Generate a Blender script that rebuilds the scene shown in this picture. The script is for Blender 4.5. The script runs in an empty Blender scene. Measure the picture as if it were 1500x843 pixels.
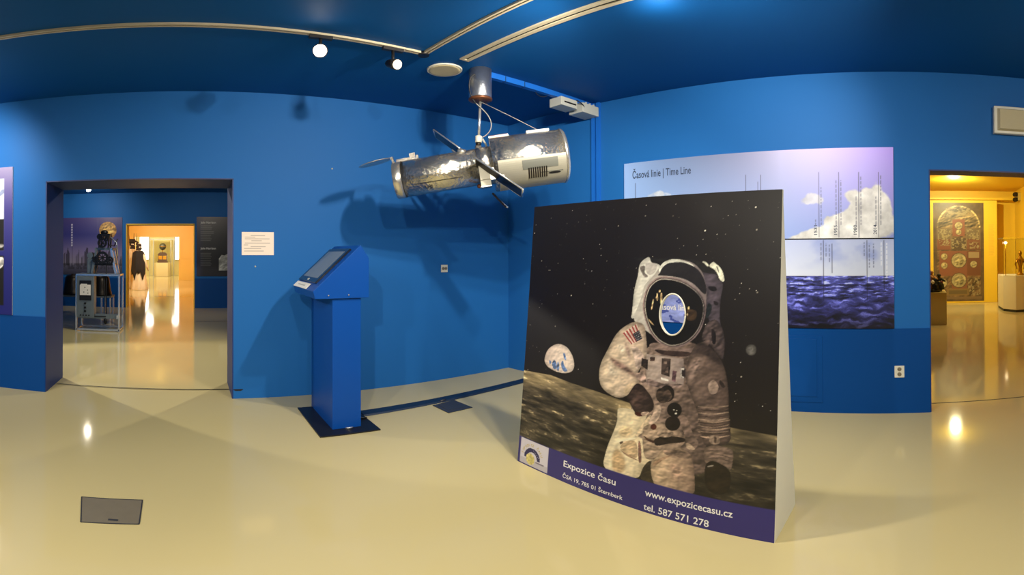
import bpy, bmesh, math, random
import numpy as np
from mathutils import Vector, Matrix
SC = bpy.context.scene
COL = SC.collection
PI = math.pi

# ---------------------------------------------------------------- camera
cd = bpy.data.cameras.new('camera'); cam = bpy.data.objects.new('camera', cd); COL.objects.link(cam)
PXR = 674.106                                   # pixels per radian of the panorama
cd.type = 'PANO'; cd.panorama_type = 'EQUIRECTANGULAR'
cd.longitude_min = -281.126/PXR; cd.longitude_max = (1500-281.126)/PXR
cd.latitude_max = 367.255/PXR; cd.latitude_min = (367.255-843)/PXR
cam.matrix_world = (Matrix.Translation((0, 0, 1.5)) @ Matrix.Rotation(-.0022, 4, 'Y') @ Matrix.Rotation(.0069, 4, 'X')
                    @ Matrix.Rotation(PI/2, 4, 'X'))
SC.camera = cam
# ---------------------------------------------------------------- world, exposure
w = bpy.data.worlds.new('world'); SC.world = w; w.use_nodes = True
w.node_tree.nodes['Background'].inputs[0].default_value = (.02, .025, .035, 1)
SC.view_settings.view_transform = 'Standard'; SC.view_settings.look = 'None'
SC.view_settings.exposure = 0.0; SC.view_settings.gamma = 1
SC.cycles.max_bounces = 10; SC.cycles.diffuse_bounces = 5; SC.cycles.glossy_bounces = 5
SC.cycles.sample_clamp_indirect = 6
# ---------------------------------------------------------------- lights
WARM = (1, .91, .76)
def spot(name, loc, target, power, angle=95, blend=.6, color=WARM, size=.035):
    l = bpy.data.lights.new(name, 'SPOT'); l.energy = power; l.color = color
    l.spot_size = math.radians(angle); l.spot_blend = blend; l.shadow_soft_size = size
    o = bpy.data.objects.new(name, l); COL.objects.link(o); o.location = loc
    o.rotation_euler = (Vector(target)-Vector(loc)).to_track_quat('-Z', 'Y').to_euler(); return o
def glow(name, loc, power, color=WARM, size=.15):
    l = bpy.data.lights.new(name, 'POINT'); l.energy = power; l.color = color; l.shadow_soft_size = size
    o = bpy.data.objects.new(name, l); COL.objects.link(o); o.location = loc; return o
def ceiling_area(name, loc, sx, sy, power, color=WARM):
    l = bpy.data.lights.new(name, 'AREA'); l.shape = 'RECTANGLE'; l.size = sx; l.size_y = sy; l.energy = power; l.color = color
    o = bpy.data.objects.new(name, l); COL.objects.link(o); o.location = loc; return o
COOL = (.93, .95, 1.0)
# track spotlights of this room and added unseen fill lights (the track runs round the ceiling, mostly over and behind the viewer)
spot('track_and_fill_light', (1.88, 1.56, 3.0), (2.3, 4.58, 1.3), 95, 120, .7)
spot('track_and_fill_light', (1.90, 1.28, 3.0), (2.0, 3.3, .7), 150, 150, .5)
spot('track_and_fill_light', (.5, .0, 2.85), (.8, 4.58, 2.1), 150, 64, 1)  # added fill without a fixture, imitates lamp haze on the left wall
spot('track_and_fill_light', (1.88, .25, 3.04), (2.2, 4.58, 2.2), 45, 75, .6)
spot('track_and_fill_light', (-1.95, 3.5, 2.95), (-2.6, 4.58, 2.05), 125, 125, 1, (1, .93, .84))
spot('track_and_fill_light', (1.98, .95, 3.0), (4.0, 1.2, 1.9), 92, 120, .9)
spot('track_and_fill_light', (1.6, -.3, 3.0), (3.95, 2.1, 2.3), 270, 72, .8)  # added fill for the corner end of the right wall
spot('track_and_fill_light', (1.9, -1.6, 3.0), (4.15, -.6, 2.6), 60, 90, .9)
spot('track_and_fill_light', (-2.4, -.7, 3.0), (-1.8, 2.6, 0), 500, 95, .9)  # added fill for the left floor, set back so no glare shows
spot('track_and_fill_light', (-1.9, 1.5, 3.0), (2.05, 1.4, .9), 150, 70, .7)  # added fill for the front of the photo stand
spot('track_and_fill_light', (-1.2, -1.2, 3.0), (.6, 1.4, 0), 400, 95, .8)
spot('track_and_fill_light', (1.3, -2.2, 3.0), (2.8, -.4, 0), 220, 100, .8)
glow('track_and_fill_glow', (2.35, 1.45, 3.06), 7)
glow('track_and_fill_glow', (-2.0, 3.3, 3.0), 4)
glow('track_and_fill_glow', (-1.5, -1.8, 2.7), 45, WARM, .4)  # added soft ambient fill behind the viewer, no lamp there
# clock room
spot('clock_room_light', (-2.52, 11.0, 3.0), (-2.8, 12.6, 2.0), 90, 140, 1)
spot('clock_room_light', (-3.5, 7.2, 3.0), (-.2, 4.6, 0), 430, 80, .3)
spot('clock_room_light', (1.7, 7.2, 3.05), (-.4, 6.3, 0), 210, 100, .8)  # added unseen floor fill, placed so its reflection stays hidden
spot('clock_room_light', (-.6, 7.4, 3.0), (-1.9, 9.6, .9), 130, 120, .8)
spot('clock_room_light', (.5, 9.5, 3.0), (.7, 12.6, 1.2), 60, 100, .8)
# yellow hall (unseen spots, added to brighten figures and walls) and white room beyond it
for x, y, tx, p in ((-1.0, 15.4, -2.5, 330), (-1.6, 14.0, -3.6, 190), (-1.0, 16.5, -2.4, 150), (-1.4, 17.5, .2, 110), (-1.6, 21.0, -1.6, 150), (-2.9, 22.0, 0, 90)):
    spot('hall_fill_light', (x, y, 3.1), (tx, y+3.2, 1.3), p, 110, .8, (1, .93, .78))
glow('end_room_light', (-2.6, 28.3, 2.9), 170, (1, .96, .86), .3)
glow('end_room_light', (-1.0, 28.3, 2.9), 90, (1, .96, .86), .3)
# yellow room on the right
spot('gold_room_light', (10.6, -1.1, 3.2), (13.3, -1.3, 1.4), 270, 120, .9, (1, .92, .52))
spot('gold_room_light', (9.7, -.8, 3.2), (10.2, -1.2, 0), 90, 135, .9, (1, .9, .48))
glow('gold_room_light', (11.6, -1.0, 3.15), 60, (1, .9, .5), .12)

# ---------------------------------------------------------------- materials
def lin(c):
    r = []
    for x in c[:3]:
        x /= 255.
        r.append(x/12.92 if x <= .04045 else ((x+.055)/1.055)**2.4)
    return (*r, 1)
def mat(name, c, rough=.5, metal=0, vary=.08, scale=6, bump=0, bscale=60, emit=0, coat=0, alpha=None, spec=None, c2=None):
    m = bpy.data.materials.new(name); m.use_nodes = True
    nt = m.node_tree; b = nt.nodes['Principled BSDF']
    tc = nt.nodes.new('ShaderNodeTexCoord')
    n = nt.nodes.new('ShaderNodeTexNoise'); n.inputs['Scale'].default_value = scale; n.inputs['Detail'].default_value = 4
    nt.links.new(tc.outputs['Object'], n.inputs['Vector'])
    mx = nt.nodes.new('ShaderNodeMix'); mx.data_type = 'RGBA'
    a = lin(c); d = lin(c2) if c2 else tuple(min(1, x*(1-vary)) for x in a[:3])+(1,)
    mx.inputs[6].default_value = a; mx.inputs[7].default_value = d
    nt.links.new(n.outputs['Fac'], mx.inputs[0]); nt.links.new(mx.outputs[2], b.inputs['Base Color'])
    b.inputs['Roughness'].default_value = rough; b.inputs['Metallic'].default_value = metal
    if coat: b.inputs['Coat Weight'].default_value = coat; b.inputs['Coat Roughness'].default_value = .06
    if spec is not None: b.inputs['Specular IOR Level'].default_value = spec
    if bump:
        n2 = nt.nodes.new('ShaderNodeTexNoise'); n2.inputs['Scale'].default_value = bscale; n2.inputs['Detail'].default_value = 5
        nt.links.new(tc.outputs['Object'], n2.inputs['Vector'])
        bp = nt.nodes.new('ShaderNodeBump'); bp.inputs['Strength'].default_value = bump; bp.inputs['Distance'].default_value = .01
        nt.links.new(n2.outputs['Fac'], bp.inputs['Height']); nt.links.new(bp.outputs[0], b.inputs['Normal'])
    if emit:
        b.inputs['Emission Color'].default_value = a; b.inputs['Emission Strength'].default_value = emit
    if alpha is not None:
        b.inputs['Alpha'].default_value = alpha
    return m
def print_mat(name, rough=.4, coat=.0):
    m = bpy.data.materials.new(name); m.use_nodes = True
    nt = m.node_tree; b = nt.nodes['Principled BSDF']
    a = nt.nodes.new('ShaderNodeAttribute'); a.attribute_name = 'ink'
    nt.links.new(a.outputs['Color'], b.inputs['Base Color']); b.inputs['Roughness'].default_value = rough
    if coat: b.inputs['Coat Weight'].default_value = coat; b.inputs['Coat Roughness'].default_value = .12
    return m
def glass_mat(name):
    m = bpy.data.materials.new(name); m.use_nodes = True
    b = m.node_tree.nodes['Principled BSDF']; b.inputs['Transmission Weight'].default_value = 1
    b.inputs['Roughness'].default_value = .02; b.inputs['IOR'].default_value = 1.45; b.inputs['Base Color'].default_value = (.97, .99, .97, 1)
    return m
M = {}
M['wall'] = mat('blue_wall_paint', (32, 103, 176), .55, vary=.06, scale=1.5, bump=.05, bscale=220, spec=.16)
M['dado'] = mat('dark_blue_dado_paint', (2, 70, 142), .5, vary=.06, scale=2, bump=.04, bscale=200, spec=.16)
M['ceil'] = mat('deep_blue_ceiling_paint', (6, 82, 150), .6, vary=.05, scale=1.5, spec=.2)
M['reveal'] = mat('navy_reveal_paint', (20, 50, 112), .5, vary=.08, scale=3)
M['floor'] = mat('cream_epoxy_floor', (211, 196, 143), .085, vary=.10, scale=.8, bump=.016, bscale=9, c2=(204, 189, 136))
M['joint'] = mat('floor_joint', (52, 50, 44), .5)
M['yellow'] = mat('yellow_wall_paint', (240, 200, 50), .5, vary=.05)
M['orange'] = mat('amber_wall_paint', (252, 208, 92), .45, vary=.05)
M['pale'] = mat('pale_yellow_paint', (240, 226, 160), .6, vary=.04)
M['kiosk'] = mat('blue_powder_coat', (2, 70, 154), .4, spec=.25, vary=.04, scale=9, bump=.04, bscale=400)
M['black'] = mat('black_plastic', (18, 18, 20), .4)
M['blacksteel'] = mat('black_steel_plate', (24, 23, 24), .35, vary=.3, scale=20)
M['screen'] = mat('switched_off_screen', (120, 128, 132), .25, vary=.06)
M['bezel'] = mat('glossy_bezel', (22, 28, 40), .12)
M['white'] = mat('white_card', (236, 232, 224), .6, vary=.03)
M['whiteplastic'] = mat('white_plastic', (226, 222, 205), .4, vary=.04)
M['greyplastic'] = mat('grey_plastic', (186, 188, 180), .45, vary=.08)
M['boardcore'] = mat('white_board_core', (224, 222, 206), .55, vary=.04)
M['ink'] = print_mat('printed_photo', .42, .06)
M['inkmatt'] = print_mat('printed_panel', .42, .0)
M['letters'] = mat('white_lettering', (236, 234, 230), .5, vary=.02)
M['darkletters'] = mat('slate_lettering', (44, 58, 84), .5, vary=.02)
M['gold'] = mat('gold_lettering', (196, 172, 62), .5, vary=.1)
M['foil'] = mat('crinkled_silver_foil', (228, 223, 210), .17, .92, vary=.12, scale=10, bump=1.0, bscale=30)
M['silver'] = mat('smooth_silver_sheet', (222, 217, 205), .24, .86, vary=.1, scale=14, bump=.25, bscale=50)
M['canister'] = mat('brushed_silver_can', (198, 202, 210), .3, .92, vary=.2, scale=30, bump=.3, bscale=80)
M['cream'] = mat('cream_model_panel', (172, 168, 152), .4, .35, vary=.08)
M['greypatch'] = mat('grey_model_patch', (112, 114, 106), .5, .2, vary=.1)
M['chrome'] = mat('chrome', (226, 228, 230), .22, .8, vary=.05)
M['steel'] = mat('grey_steel', (120, 132, 138), .4, .4, vary=.15)
M['iron'] = mat('dark_iron', (44, 46, 50), .42, .6, vary=.4, scale=20)
M['navycell'] = mat('navy_solar_cells', (62, 60, 66), .22, .75, vary=.3, scale=30)
M['copper'] = mat('copper_ring', (128, 80, 54), .4, .6)
M['wire'] = mat('grey_cable', (150, 150, 148), .5)
M['blackcable'] = mat('black_cable', (30, 32, 36), .5)
M['trackwhite'] = mat('beige_track', (196, 184, 156), .4, vary=.06)
M['slot'] = mat('black_slot', (10, 9, 8), .7)
M['trunk'] = mat('blue_trunking', (24, 104, 200), .45, vary=.04)
M['speaker'] = mat('beige_speaker_grille', (206, 192, 152), .6, vary=.1, scale=90)
M['lampbody'] = mat('dark_lamp_body', (46, 44, 44), .4, .4)
M['lens'] = mat('lit_lens', (255, 240, 214), emit=40)
M['lens3'] = mat('lit_lens_far', (255, 240, 214), emit=140)
M['lens2'] = mat('lit_lens_side', (255, 226, 186), emit=6)
M['hatch'] = mat('grey_hatch_plate', (146, 136, 116), .4, .3, vary=.2, scale=14)
M['hatchdark'] = mat('dark_floor_box', (66, 68, 74), .4, .2, vary=.2, scale=14)
M['strip'] = mat('navy_cable_cover', (26, 44, 68), .45, vary=.1)
M['bronze'] = mat('dark_bronze', (58, 52, 46), .35, .7, vary=.3)
M['khaki'] = mat('khaki_plinth', (196, 174, 92), .5, vary=.04)
M['plinth'] = mat('off_white_plinth', (232, 222, 190), .5, vary=.04)
M['beige'] = mat('beige_plinth', (206, 188, 140), .5, vary=.04)
M['glass'] = glass_mat('clear_glass')
M['gilt'] = mat('gilded_metal', (206, 150, 50), .25, 1, vary=.2, bump=.3)
M['wood'] = mat('brown_wood', (84, 56, 28), .4, vary=.4, scale=12)
M['globe'] = mat('dark_globe', (66, 62, 44), .4, vary=.5, scale=14)
M['robe'] = mat('peach_robe_cloth', (240, 214, 172), .8, vary=.2, scale=5, bump=.3, bscale=18)
M['cape'] = mat('dark_fur_cape', (40, 32, 28), .9, vary=.5, scale=30, bump=.8, bscale=60)
M['hair'] = mat('dark_brown_hair', (50, 36, 26), .8, vary=.4, scale=40, bump=.8, bscale=50)
M['skin'] = mat('figure_skin', (214, 168, 130), .6)
M['winlight'] = mat('daylit_window_pane', (255, 252, 240), emit=5)
M['red'] = mat('painted_red', (140, 52, 36), .5)
M['green'] = mat('painted_dark_green', (44, 48, 34), .6, vary=.4, scale=20)
M['tan'] = mat('painted_tan', (214, 150, 80), .5, vary=.3, scale=20)
M['stain'] = mat('dark_stain', (10, 22, 40), .6)

# ---------------------------------------------------------------- mesh helpers
def nrm(v): v = np.asarray(v, float); return v/np.linalg.norm(v)
def frame(d):
    d = nrm(d); a = np.array([0, 0, 1.]) if abs(d[2]) < .9 else np.array([1., 0, 0])
    x = nrm(np.cross(a, d)); return x, np.cross(d, x), d
class MB:
    def __init__(s, f=None): s.v = []; s.f = []; s.s = []; s.m = f
    def add(s, vs, fs, smooth=False):
        o = len(s.v)
        s.v += [tuple(s.m(*p)) if s.m else tuple(p) for p in vs]
        s.f += [tuple(o+i for i in q) for q in fs]; s.s += [smooth]*len(fs); return s
    def box(s, x0, x1, y0, y1, z0, z1):
        return s.add([(x, y, z) for z in (z0, z1) for x, y in ((x0, y0), (x1, y0), (x1, y1), (x0, y1))],
                     [(3, 2, 1, 0), (4, 5, 6, 7), (0, 1, 5, 4), (1, 2, 6, 5), (2, 3, 7, 6), (3, 0, 4, 7)])
    def hexa(s, b, t):      # bottom loop and top loop of n points
        n = len(b); return s.add(list(b)+list(t), [tuple(range(n))[::-1], tuple(range(n, 2*n))]+[(i, (i+1) % n, n+(i+1) % n, n+i) for i in range(n)])
    def prism(s, pts, axis, a0, a1):
        f = {'x': lambda p, a: (a, p[0], p[1]), 'y': lambda p, a: (p[0], a, p[1]), 'z': lambda p, a: (p[0], p[1], a)}[axis]
        return s.hexa([f(p, a0) for p in pts], [f(p, a1) for p in pts])
    def bar(s, p, q, w, h=None):
        x, y, d = frame(np.subtract(q, p)); h = h or w; c = [(-w/2, -h/2), (w/2, -h/2), (w/2, h/2), (-w/2, h/2)]
        return s.hexa([np.asarray(p)+x*a+y*b for a, b in c], [np.asarray(q)+x*a+y*b for a, b in c])
    def lathe(s, prof, c=(0, 0, 0), d=(0, 0, 1), n=24, fr=None, wob=None):
        x, y, d = fr or frame(d); c = np.asarray(c, float); vs = []; fs = []
        for j, (r, z) in enumerate(prof):
            for i in range(n):
                a = 2*PI*i/n; k = r*(wob(a, z) if wob else 1)
                vs.append(c+d*z+x*(k*math.cos(a))+y*(k*math.sin(a)))
        for j in range(len(prof)-1):
            for i in range(n):
                k = (i+1) % n; fs.append((j*n+i, j*n+k, (j+1)*n+k, (j+1)*n+i))
        s.add(vs, fs, True)
        o = len(s.v)-len(vs)
        s.f += [tuple(o+i for i in range(n))[::-1], tuple(o+(len(prof)-1)*n+i for i in range(n))]; s.s += [False, False]
        return s
    def cyl(s, p, q, r, n=16, r2=None):
        p = np.asarray(p, float); d = np.subtract(q, p); L = np.linalg.norm(d)
        return s.lathe([(r, 0), (r if r2 is None else r2, L)], p, d, n)
    def ball(s, c, r, n=14, k=8, sq=(1, 1, 1)):
        vs = []; fs = []
        for j in range(k+1):
            t = PI*j/k
            for i in range(n):
                a = 2*PI*i/n; vs.append((c[0]+sq[0]*r*math.sin(t)*math.cos(a), c[1]+sq[1]*r*math.sin(t)*math.sin(a), c[2]+sq[2]*r*math.cos(t)))
        for j in range(k):
            for i in range(n): fs.append((j*n+i, (j+1)*n+i, (j+1)*n+(i+1) % n, j*n+(i+1) % n))
        return s.add(vs, fs, True)
    def tube(s, path, r, n=8):
        P = [np.asarray(p, float) for p in path]; vs = []; fs = []; x = None
        for i, p in enumerate(P):
            d = nrm(P[min(i+1, len(P)-1)]-P[max(i-1, 0)])
            if x is None: x, y, d = frame(d)
            else: x = nrm(x-d*np.dot(x, d)); y = np.cross(d, x)
            rr = r[i] if hasattr(r, '__len__') else r
            vs += [p+x*rr*math.cos(2*PI*k/n)+y*rr*math.sin(2*PI*k/n) for k in range(n)]
        for i in range(len(P)-1):
            for k in range(n): fs.append((i*n+k, i*n+(k+1) % n, (i+1)*n+(k+1) % n, (i+1)*n+k))
        fs += [tuple(range(n))[::-1], tuple((len(P)-1)*n+k for k in range(n))]
        return s.add(vs, fs, True)
    def torus(s, c, d, R, r, n=28, m=8, ry=None):
        x, y, d = frame(d); c = np.asarray(c, float); vs = []; fs = []
        for i in range(n):
            a = 2*PI*i/n; e = x*math.cos(a)+y*math.sin(a)
            for j in range(m):
                b = 2*PI*j/m; vs.append(c+e*(R+r*math.cos(b))+d*r*math.sin(b))
        for i in range(n):
            for j in range(m): fs.append((i*m+j, ((i+1) % n)*m+j, ((i+1) % n)*m+(j+1) % m, i*m+(j+1) % m))
        return s.add(vs, fs, True)
    def shell(s, r, x0, x1, a0, a1, t, n=20):   # curved plate round the x axis (angles from +z towards -y), thickness t
        vs = []; fs = []
        for i in range(n+1):
            a = a0+(a1-a0)*i/n
            for rr, x in ((r, x0), (r, x1), (r+t, x1), (r+t, x0)): vs.append((x, -rr*math.sin(a), rr*math.cos(a)))
        for i in range(n):
            o = i*4; fs += [(o+k, o+(k+1) % 4, o+4+(k+1) % 4, o+4+k) for k in range(4)]
        fs += [(0, 1, 2, 3), (n*4+3, n*4+2, n*4+1, n*4)]
        return s.add(vs, fs, False)
    def build(s, name, m, parent=None, bevel=0, label=None, cat=None, group=None, kind=None, fix=True):
        V = np.array(s.v, float)
        if parent is not None:
            loc = np.zeros(3); p = parent
            while p is not None: loc += np.array(p.location); p = p.parent
        else:
            loc = np.array([(V[:, 0].min()+V[:, 0].max())/2, (V[:, 1].min()+V[:, 1].max())/2, V[:, 2].min()])
        me = bpy.data.meshes.new(name); me.from_pydata((V-loc).tolist(), [], s.f)
        me.polygons.foreach_set('use_smooth', s.s)
        if fix:
            bm = bmesh.new(); bm.from_mesh(me); bmesh.ops.recalc_face_normals(bm, faces=bm.faces); bm.to_mesh(me); bm.free()
        me.materials.append(m); o = bpy.data.objects.new(name, me); COL.objects.link(o)
        if parent is not None: o.parent = parent
        else: o.location = loc
        if bevel:
            b = o.modifiers.new('bevel', 'BEVEL'); b.width = bevel; b.segments = 2; b.limit_method = 'ANGLE'
        tag(o, label, cat, group, kind); return o
def tag(o, label=None, cat=None, group=None, kind=None):
    for k, v in (('label', label), ('category', cat), ('group', group), ('kind', kind)):
        if v: o[k] = v
    return o
def thing(name, label, cat, loc, group=None):
    o = bpy.data.objects.new(name, None); COL.objects.link(o); o.location = loc; o.empty_display_size = .1
    return tag(o, label, cat, group)
def struct(name, b, m): return b.build(name, m, kind='structure')
def text(name, body, m, parent, f, width=None, height=None, label=None, weight=.012):
    """lettering as a flat mesh: f(x, y) places the glyph plane; scaled to a width (or to a cap height)"""
    c = bpy.data.curves.new('lettering', 'FONT'); c.body = body; c.resolution_u = 3; c.offset = weight
    o = bpy.data.objects.new('lettering', c); COL.objects.link(o)
    me = bpy.data.meshes.new_from_object(o.evaluated_get(bpy.context.evaluated_depsgraph_get()))
    bpy.data.objects.remove(o); bpy.data.curves.remove(c)
    V = np.array([v.co for v in me.vertices]); V[:, 0] -= V[:, 0].min()
    k = width/V[:, 0].max() if width else height/.73
    ky = height/.73 if height else k
    F_ = [tuple(p.vertices) for p in me.polygons]; bpy.data.meshes.remove(me)
    iv = sorted((V[list(q), 0].min(), V[list(q), 0].max(), n_) for n_, q in enumerate(F_)); words = [[]]; end = None
    for a_, e_, n_ in iv:                       # one object per word
        if end is not None and a_-end > .17: words.append([])
        words[-1].append(n_); end = e_ if end is None else max(end, e_)
    for wd in words:
        ids = sorted({i for n_ in wd for i in F_[n_]}); ix = {q: r for r, q in enumerate(ids)}
        b = MB(); b.add([f(V[i][0]*k, V[i][1]*ky) for i in ids], [tuple(ix[i] for i in F_[n_]) for n_ in wd])
        b.build(name, m, parent, label=label, fix=False)

# right-hand wall frame: s runs along the wall from the inner corner towards the viewer's right, n points into the wall
ANG = .075; KX, KY = 3.7605, 4.581; SA, CA = math.sin(ANG), math.cos(ANG)
def WR(s, n, z): return (KX+SA*s+CA*n, KY-CA*s+SA*n, z)

# ---------------------------------------------------------------- painting helpers (ink of the printed panels)
rng = np.random.default_rng(7)
def noise(h, w_, sy, sx, oct=4, seed=0):
    r = np.random.default_rng(seed+11); out = np.zeros((h, w_)); amp = 1; tot = 0
    for o in range(oct):
        gy, gx = max(2, int(sy))+1, max(2, int(sx))+1
        g = r.random((gy+1, gx+1)); y = np.linspace(0, gy-.001, h); x = np.linspace(0, gx-.001, w_)
        y0 = y.astype(int); x0 = x.astype(int); fy = (y-y0)[:, None]; fx = (x-x0)[None]
        fy = fy*fy*(3-2*fy); fx = fx*fx*(3-2*fx)
        v = (g[y0][:, x0]*(1-fy)*(1-fx)+g[y0+1][:, x0]*fy*(1-fx)+g[y0][:, x0+1]*(1-fy)*fx+g[y0+1][:, x0+1]*fy*fx)
        out += v*amp; tot += amp; amp *= .55; sy *= 2; sx *= 2
    return out/tot
def blur(a, r):
    r = int(r)
    if r < 1: return a
    for _ in range(2):
        for ax in (0, 1):
            p = np.pad(a, [(r+1, r) if k == ax else (0, 0) for k in (0, 1)], mode='edge').cumsum(ax)
            a = (np.take(p, range(2*r+1, p.shape[ax]), ax)-np.take(p, range(0, p.shape[ax]-2*r-1), ax))/(2*r+1)
    return a
def poly_mask(h, w_, P, smooth=True, soft=1):
    P = np.asarray(P, float).reshape(-1, 2)
    if smooth:
        for _ in range(2):
            Q = np.roll(P, -1, 0); P = np.stack([P*.78+Q*.22, P*.22+Q*.78], 1).reshape(-1, 2)
    X = P[:, 0]*w_-.5; Y = P[:, 1]*h-.5; pad = 14
    x0, x1 = max(0, int(X.min())-pad), min(w_, int(X.max())+pad+2); y0, y1 = max(0, int(Y.min())-pad), min(h, int(Y.max())+pad+2)
    if x1 <= x0+1 or y1 <= y0+1: return None
    ss = 2
    gx = (np.arange((x1-x0)*ss)+.5)/ss+x0-.5; gy = (np.arange((y1-y0)*ss)+.5)/ss+y0-.5
    m = np.zeros((len(gy), len(gx)), bool)
    for (ax, ay), (bx, by) in zip(np.stack([X, Y], 1), np.roll(np.stack([X, Y], 1), -1, 0)):
        if ay == by: continue
        rows = (gy > min(ay, by)) & (gy <= max(ay, by))
        xs = ax+(gy[rows]-ay)*(bx-ax)/(by-ay)
        m[rows] ^= gx[None] < xs[:, None]
    m = m.reshape(y1-y0, ss, x1-x0, ss).mean((1, 3)).astype(float)
    if soft > 1: m = blur(m, soft)
    return m, y0, y1, x0, x1
def paint(img, P, c1, c2=None, n=0, soft=1, sh=0, smooth=True, seed=0):
    r = poly_mask(img.shape[0], img.shape[1], P, smooth, soft)
    if r is None: return
    m, y0, y1, x0, x1 = r; c1 = np.array(c1)/255.; c2 = c1 if c2 is None else np.array(c2)/255.
    t = np.linspace(0, 1, x1-x0)[None, :, None]; col = c1*(1-t)+c2*t+np.zeros((y1-y0, 1, 1))
    if n: n = n*.75; lo_ = noise(y1-y0, x1-x0, (y1-y0)/26+1, (x1-x0)/26+1, 2, seed); hf = noise(y1-y0, x1-x0, (y1-y0)/13+1, (x1-x0)/20+1, 3, seed+90); gd = np.gradient(hf, axis=1)*.8-np.gradient(hf, axis=0)*.9; gd = np.clip(gd/(gd.std()+1e-6), -2.2, 2.2); col = col*(1+n*(1.2*(lo_-.5)+.62*gd))[..., None]
    if sh:
        e = blur(m, max(3, min(m.shape)//14)); col = col*(1-sh*np.clip(2-2*e, 0, 1))[..., None]
    m = m[..., None]; img[y0:y1, x0:x1] = img[y0:y1, x0:x1]*(1-m)+np.clip(col, 0, 1)*m
def rect(img, u0, u1, v0, v1, c, a=1.):
    h, w_ = img.shape[:2]
    ys = np.clip(np.minimum(np.arange(h)+1, v1*h)-np.maximum(np.arange(h), v0*h), 0, 1)[:, None, None]
    xs = np.clip(np.minimum(np.arange(w_)+1, u1*w_)-np.maximum(np.arange(w_), u0*w_), 0, 1)[None, :, None]
    m = ys*xs*a; img[:] = img*(1-m)+np.array(c)/255.*m
def lines_of_text(img, u0, u1, v0, v1, rows, c, a=.7, seed=1):
    r = random.Random(seed); st = (v1-v0)/rows
    for k in range(rows):
        y = v1-st*(k+.5); rect(img, u0, u0+(u1-u0)*r.uniform(.72, 1), y-st*.22, y+st*.22, c, a)
def vgrad(h, w_, stops):
    v = np.linspace(0, 1, h); s = [p for p, _ in stops]
    return np.repeat(np.stack([np.interp(v, s, [c[k]/255. for _, c in stops]) for k in range(3)], -1)[:, None], w_, 1)
def disc(u, v, ru, rv, n=28): return [q for i in range(n) for q in (u+ru*math.cos(2*PI*i/n), v+rv*math.sin(2*PI*i/n))]
def printed(name, img, f, m, parent, hole=None, label=None):
    """a flat print: a fine grid carrying the ink as a colour attribute; f(u, v) gives the point on the real surface"""
    h, w_ = img.shape[:2]
    u = np.arange(w_)/(w_-1); v = np.arange(h)/(h-1); U, Vv = np.meshgrid(u, v)
    P = np.stack(f(U, Vv), -1).reshape(-1, 3)
    loc = np.zeros(3); p = parent
    while p is not None: loc += np.array(p.location); p = p.parent
    i = (np.arange(h-1)[:, None]*w_+np.arange(w_-1)[None]).reshape(-1)
    F = np.stack([i, i+1, i+w_+1, i+w_], 1)
    if hole:
        cu = (U[:-1, :-1]+.5/(w_-1)-hole[0])/hole[2]; cv = (Vv[:-1, :-1]+.5/(h-1)-hole[1])/hole[3]
        F = F[(cu**2+cv**2 > 1).reshape(-1)]
    me = bpy.data.meshes.new(name); me.vertices.add(len(P)); me.vertices.foreach_set('co', (P-loc).astype(np.float32).ravel())
    me.loops.add(len(F)*4); me.loops.foreach_set('vertex_index', F.astype(np.int32).ravel())
    me.polygons.add(len(F)); me.polygons.foreach_set('loop_start', np.arange(len(F), dtype=np.int32)*4)
    me.update(calc_edges=True)
    at = me.color_attributes.new('ink', 'FLOAT_COLOR', 'POINT')
    L = np.where(img <= .04045, img/12.92, ((np.clip(img, 0, 1)+.055)/1.055)**2.4)
    at.data.foreach_set('color', np.concatenate([L.reshape(-1, 3), np.ones((h*w_, 1))], 1).astype(np.float32).ravel())
    me.materials.append(m); o = bpy.data.objects.new(name, me); COL.objects.link(o); o.parent = parent
    return tag(o, label)

# ================================================================ the room
H = 3.19
struct('floor', MB().prism([(-4.6, -4.2), WR(8.8, .12, 0)[:2], WR(-.35, .12, 0)[:2], (-4.6, 4.9)], 'z', -.12, 0), M['floor'])
struct('ceiling', MB().box(-4.6, 4.6, -4.2, 4.6, H, H+.12), M['ceil'])
LY, LT = 4.581, 5.21                       # left wall face and back face
b = MB(); b.box(-4.6, -1.503, LY, LT, 0, H); b.box(.409, 4.1, LY, LT, 0, H); b.box(-1.503, .409, LY, LT, 2.255, H)
struct('wall_left', b, M['wall'])
S0, S1 = 4.728, 6.35                       # opening in the right wall
b = MB(WR); b.box(-.2, S0, 0, .25, 0, H); b.box(S1, 9.2, 0, .25, 0, H); b.box(S0, S1, 0, .25, 2.237, H)
struct('wall_right', b, M['wall'])
struct('wall_back', MB().box(-4.7, 4.9, -4.3, -4.2, 0, H), M['wall'])
struct('wall_west', MB().box(-4.7, -4.6, -4.3, 5.3, 0, H), M['wall'])
# navy linings of the two openings
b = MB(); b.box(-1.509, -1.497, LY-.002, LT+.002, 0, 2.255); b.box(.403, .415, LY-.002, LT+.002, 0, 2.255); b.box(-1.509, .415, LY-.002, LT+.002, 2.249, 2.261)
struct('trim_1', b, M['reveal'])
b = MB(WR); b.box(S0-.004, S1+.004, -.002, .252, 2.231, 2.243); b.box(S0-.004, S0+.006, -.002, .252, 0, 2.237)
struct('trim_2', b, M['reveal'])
PS, PW = 1.756, 2.651                      # the timeline panels along the right wall
# darker dado on both walls: a thin cladding board
struct('baseboard_left', MB().box(-4.6, -1.505, LY-.008, LY+.01, 0, .826), M['dado'])
struct('baseboard_right', MB(WR).box(PS, S0-.003, -.008, .01, 0, .808), M['dado'])
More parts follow.
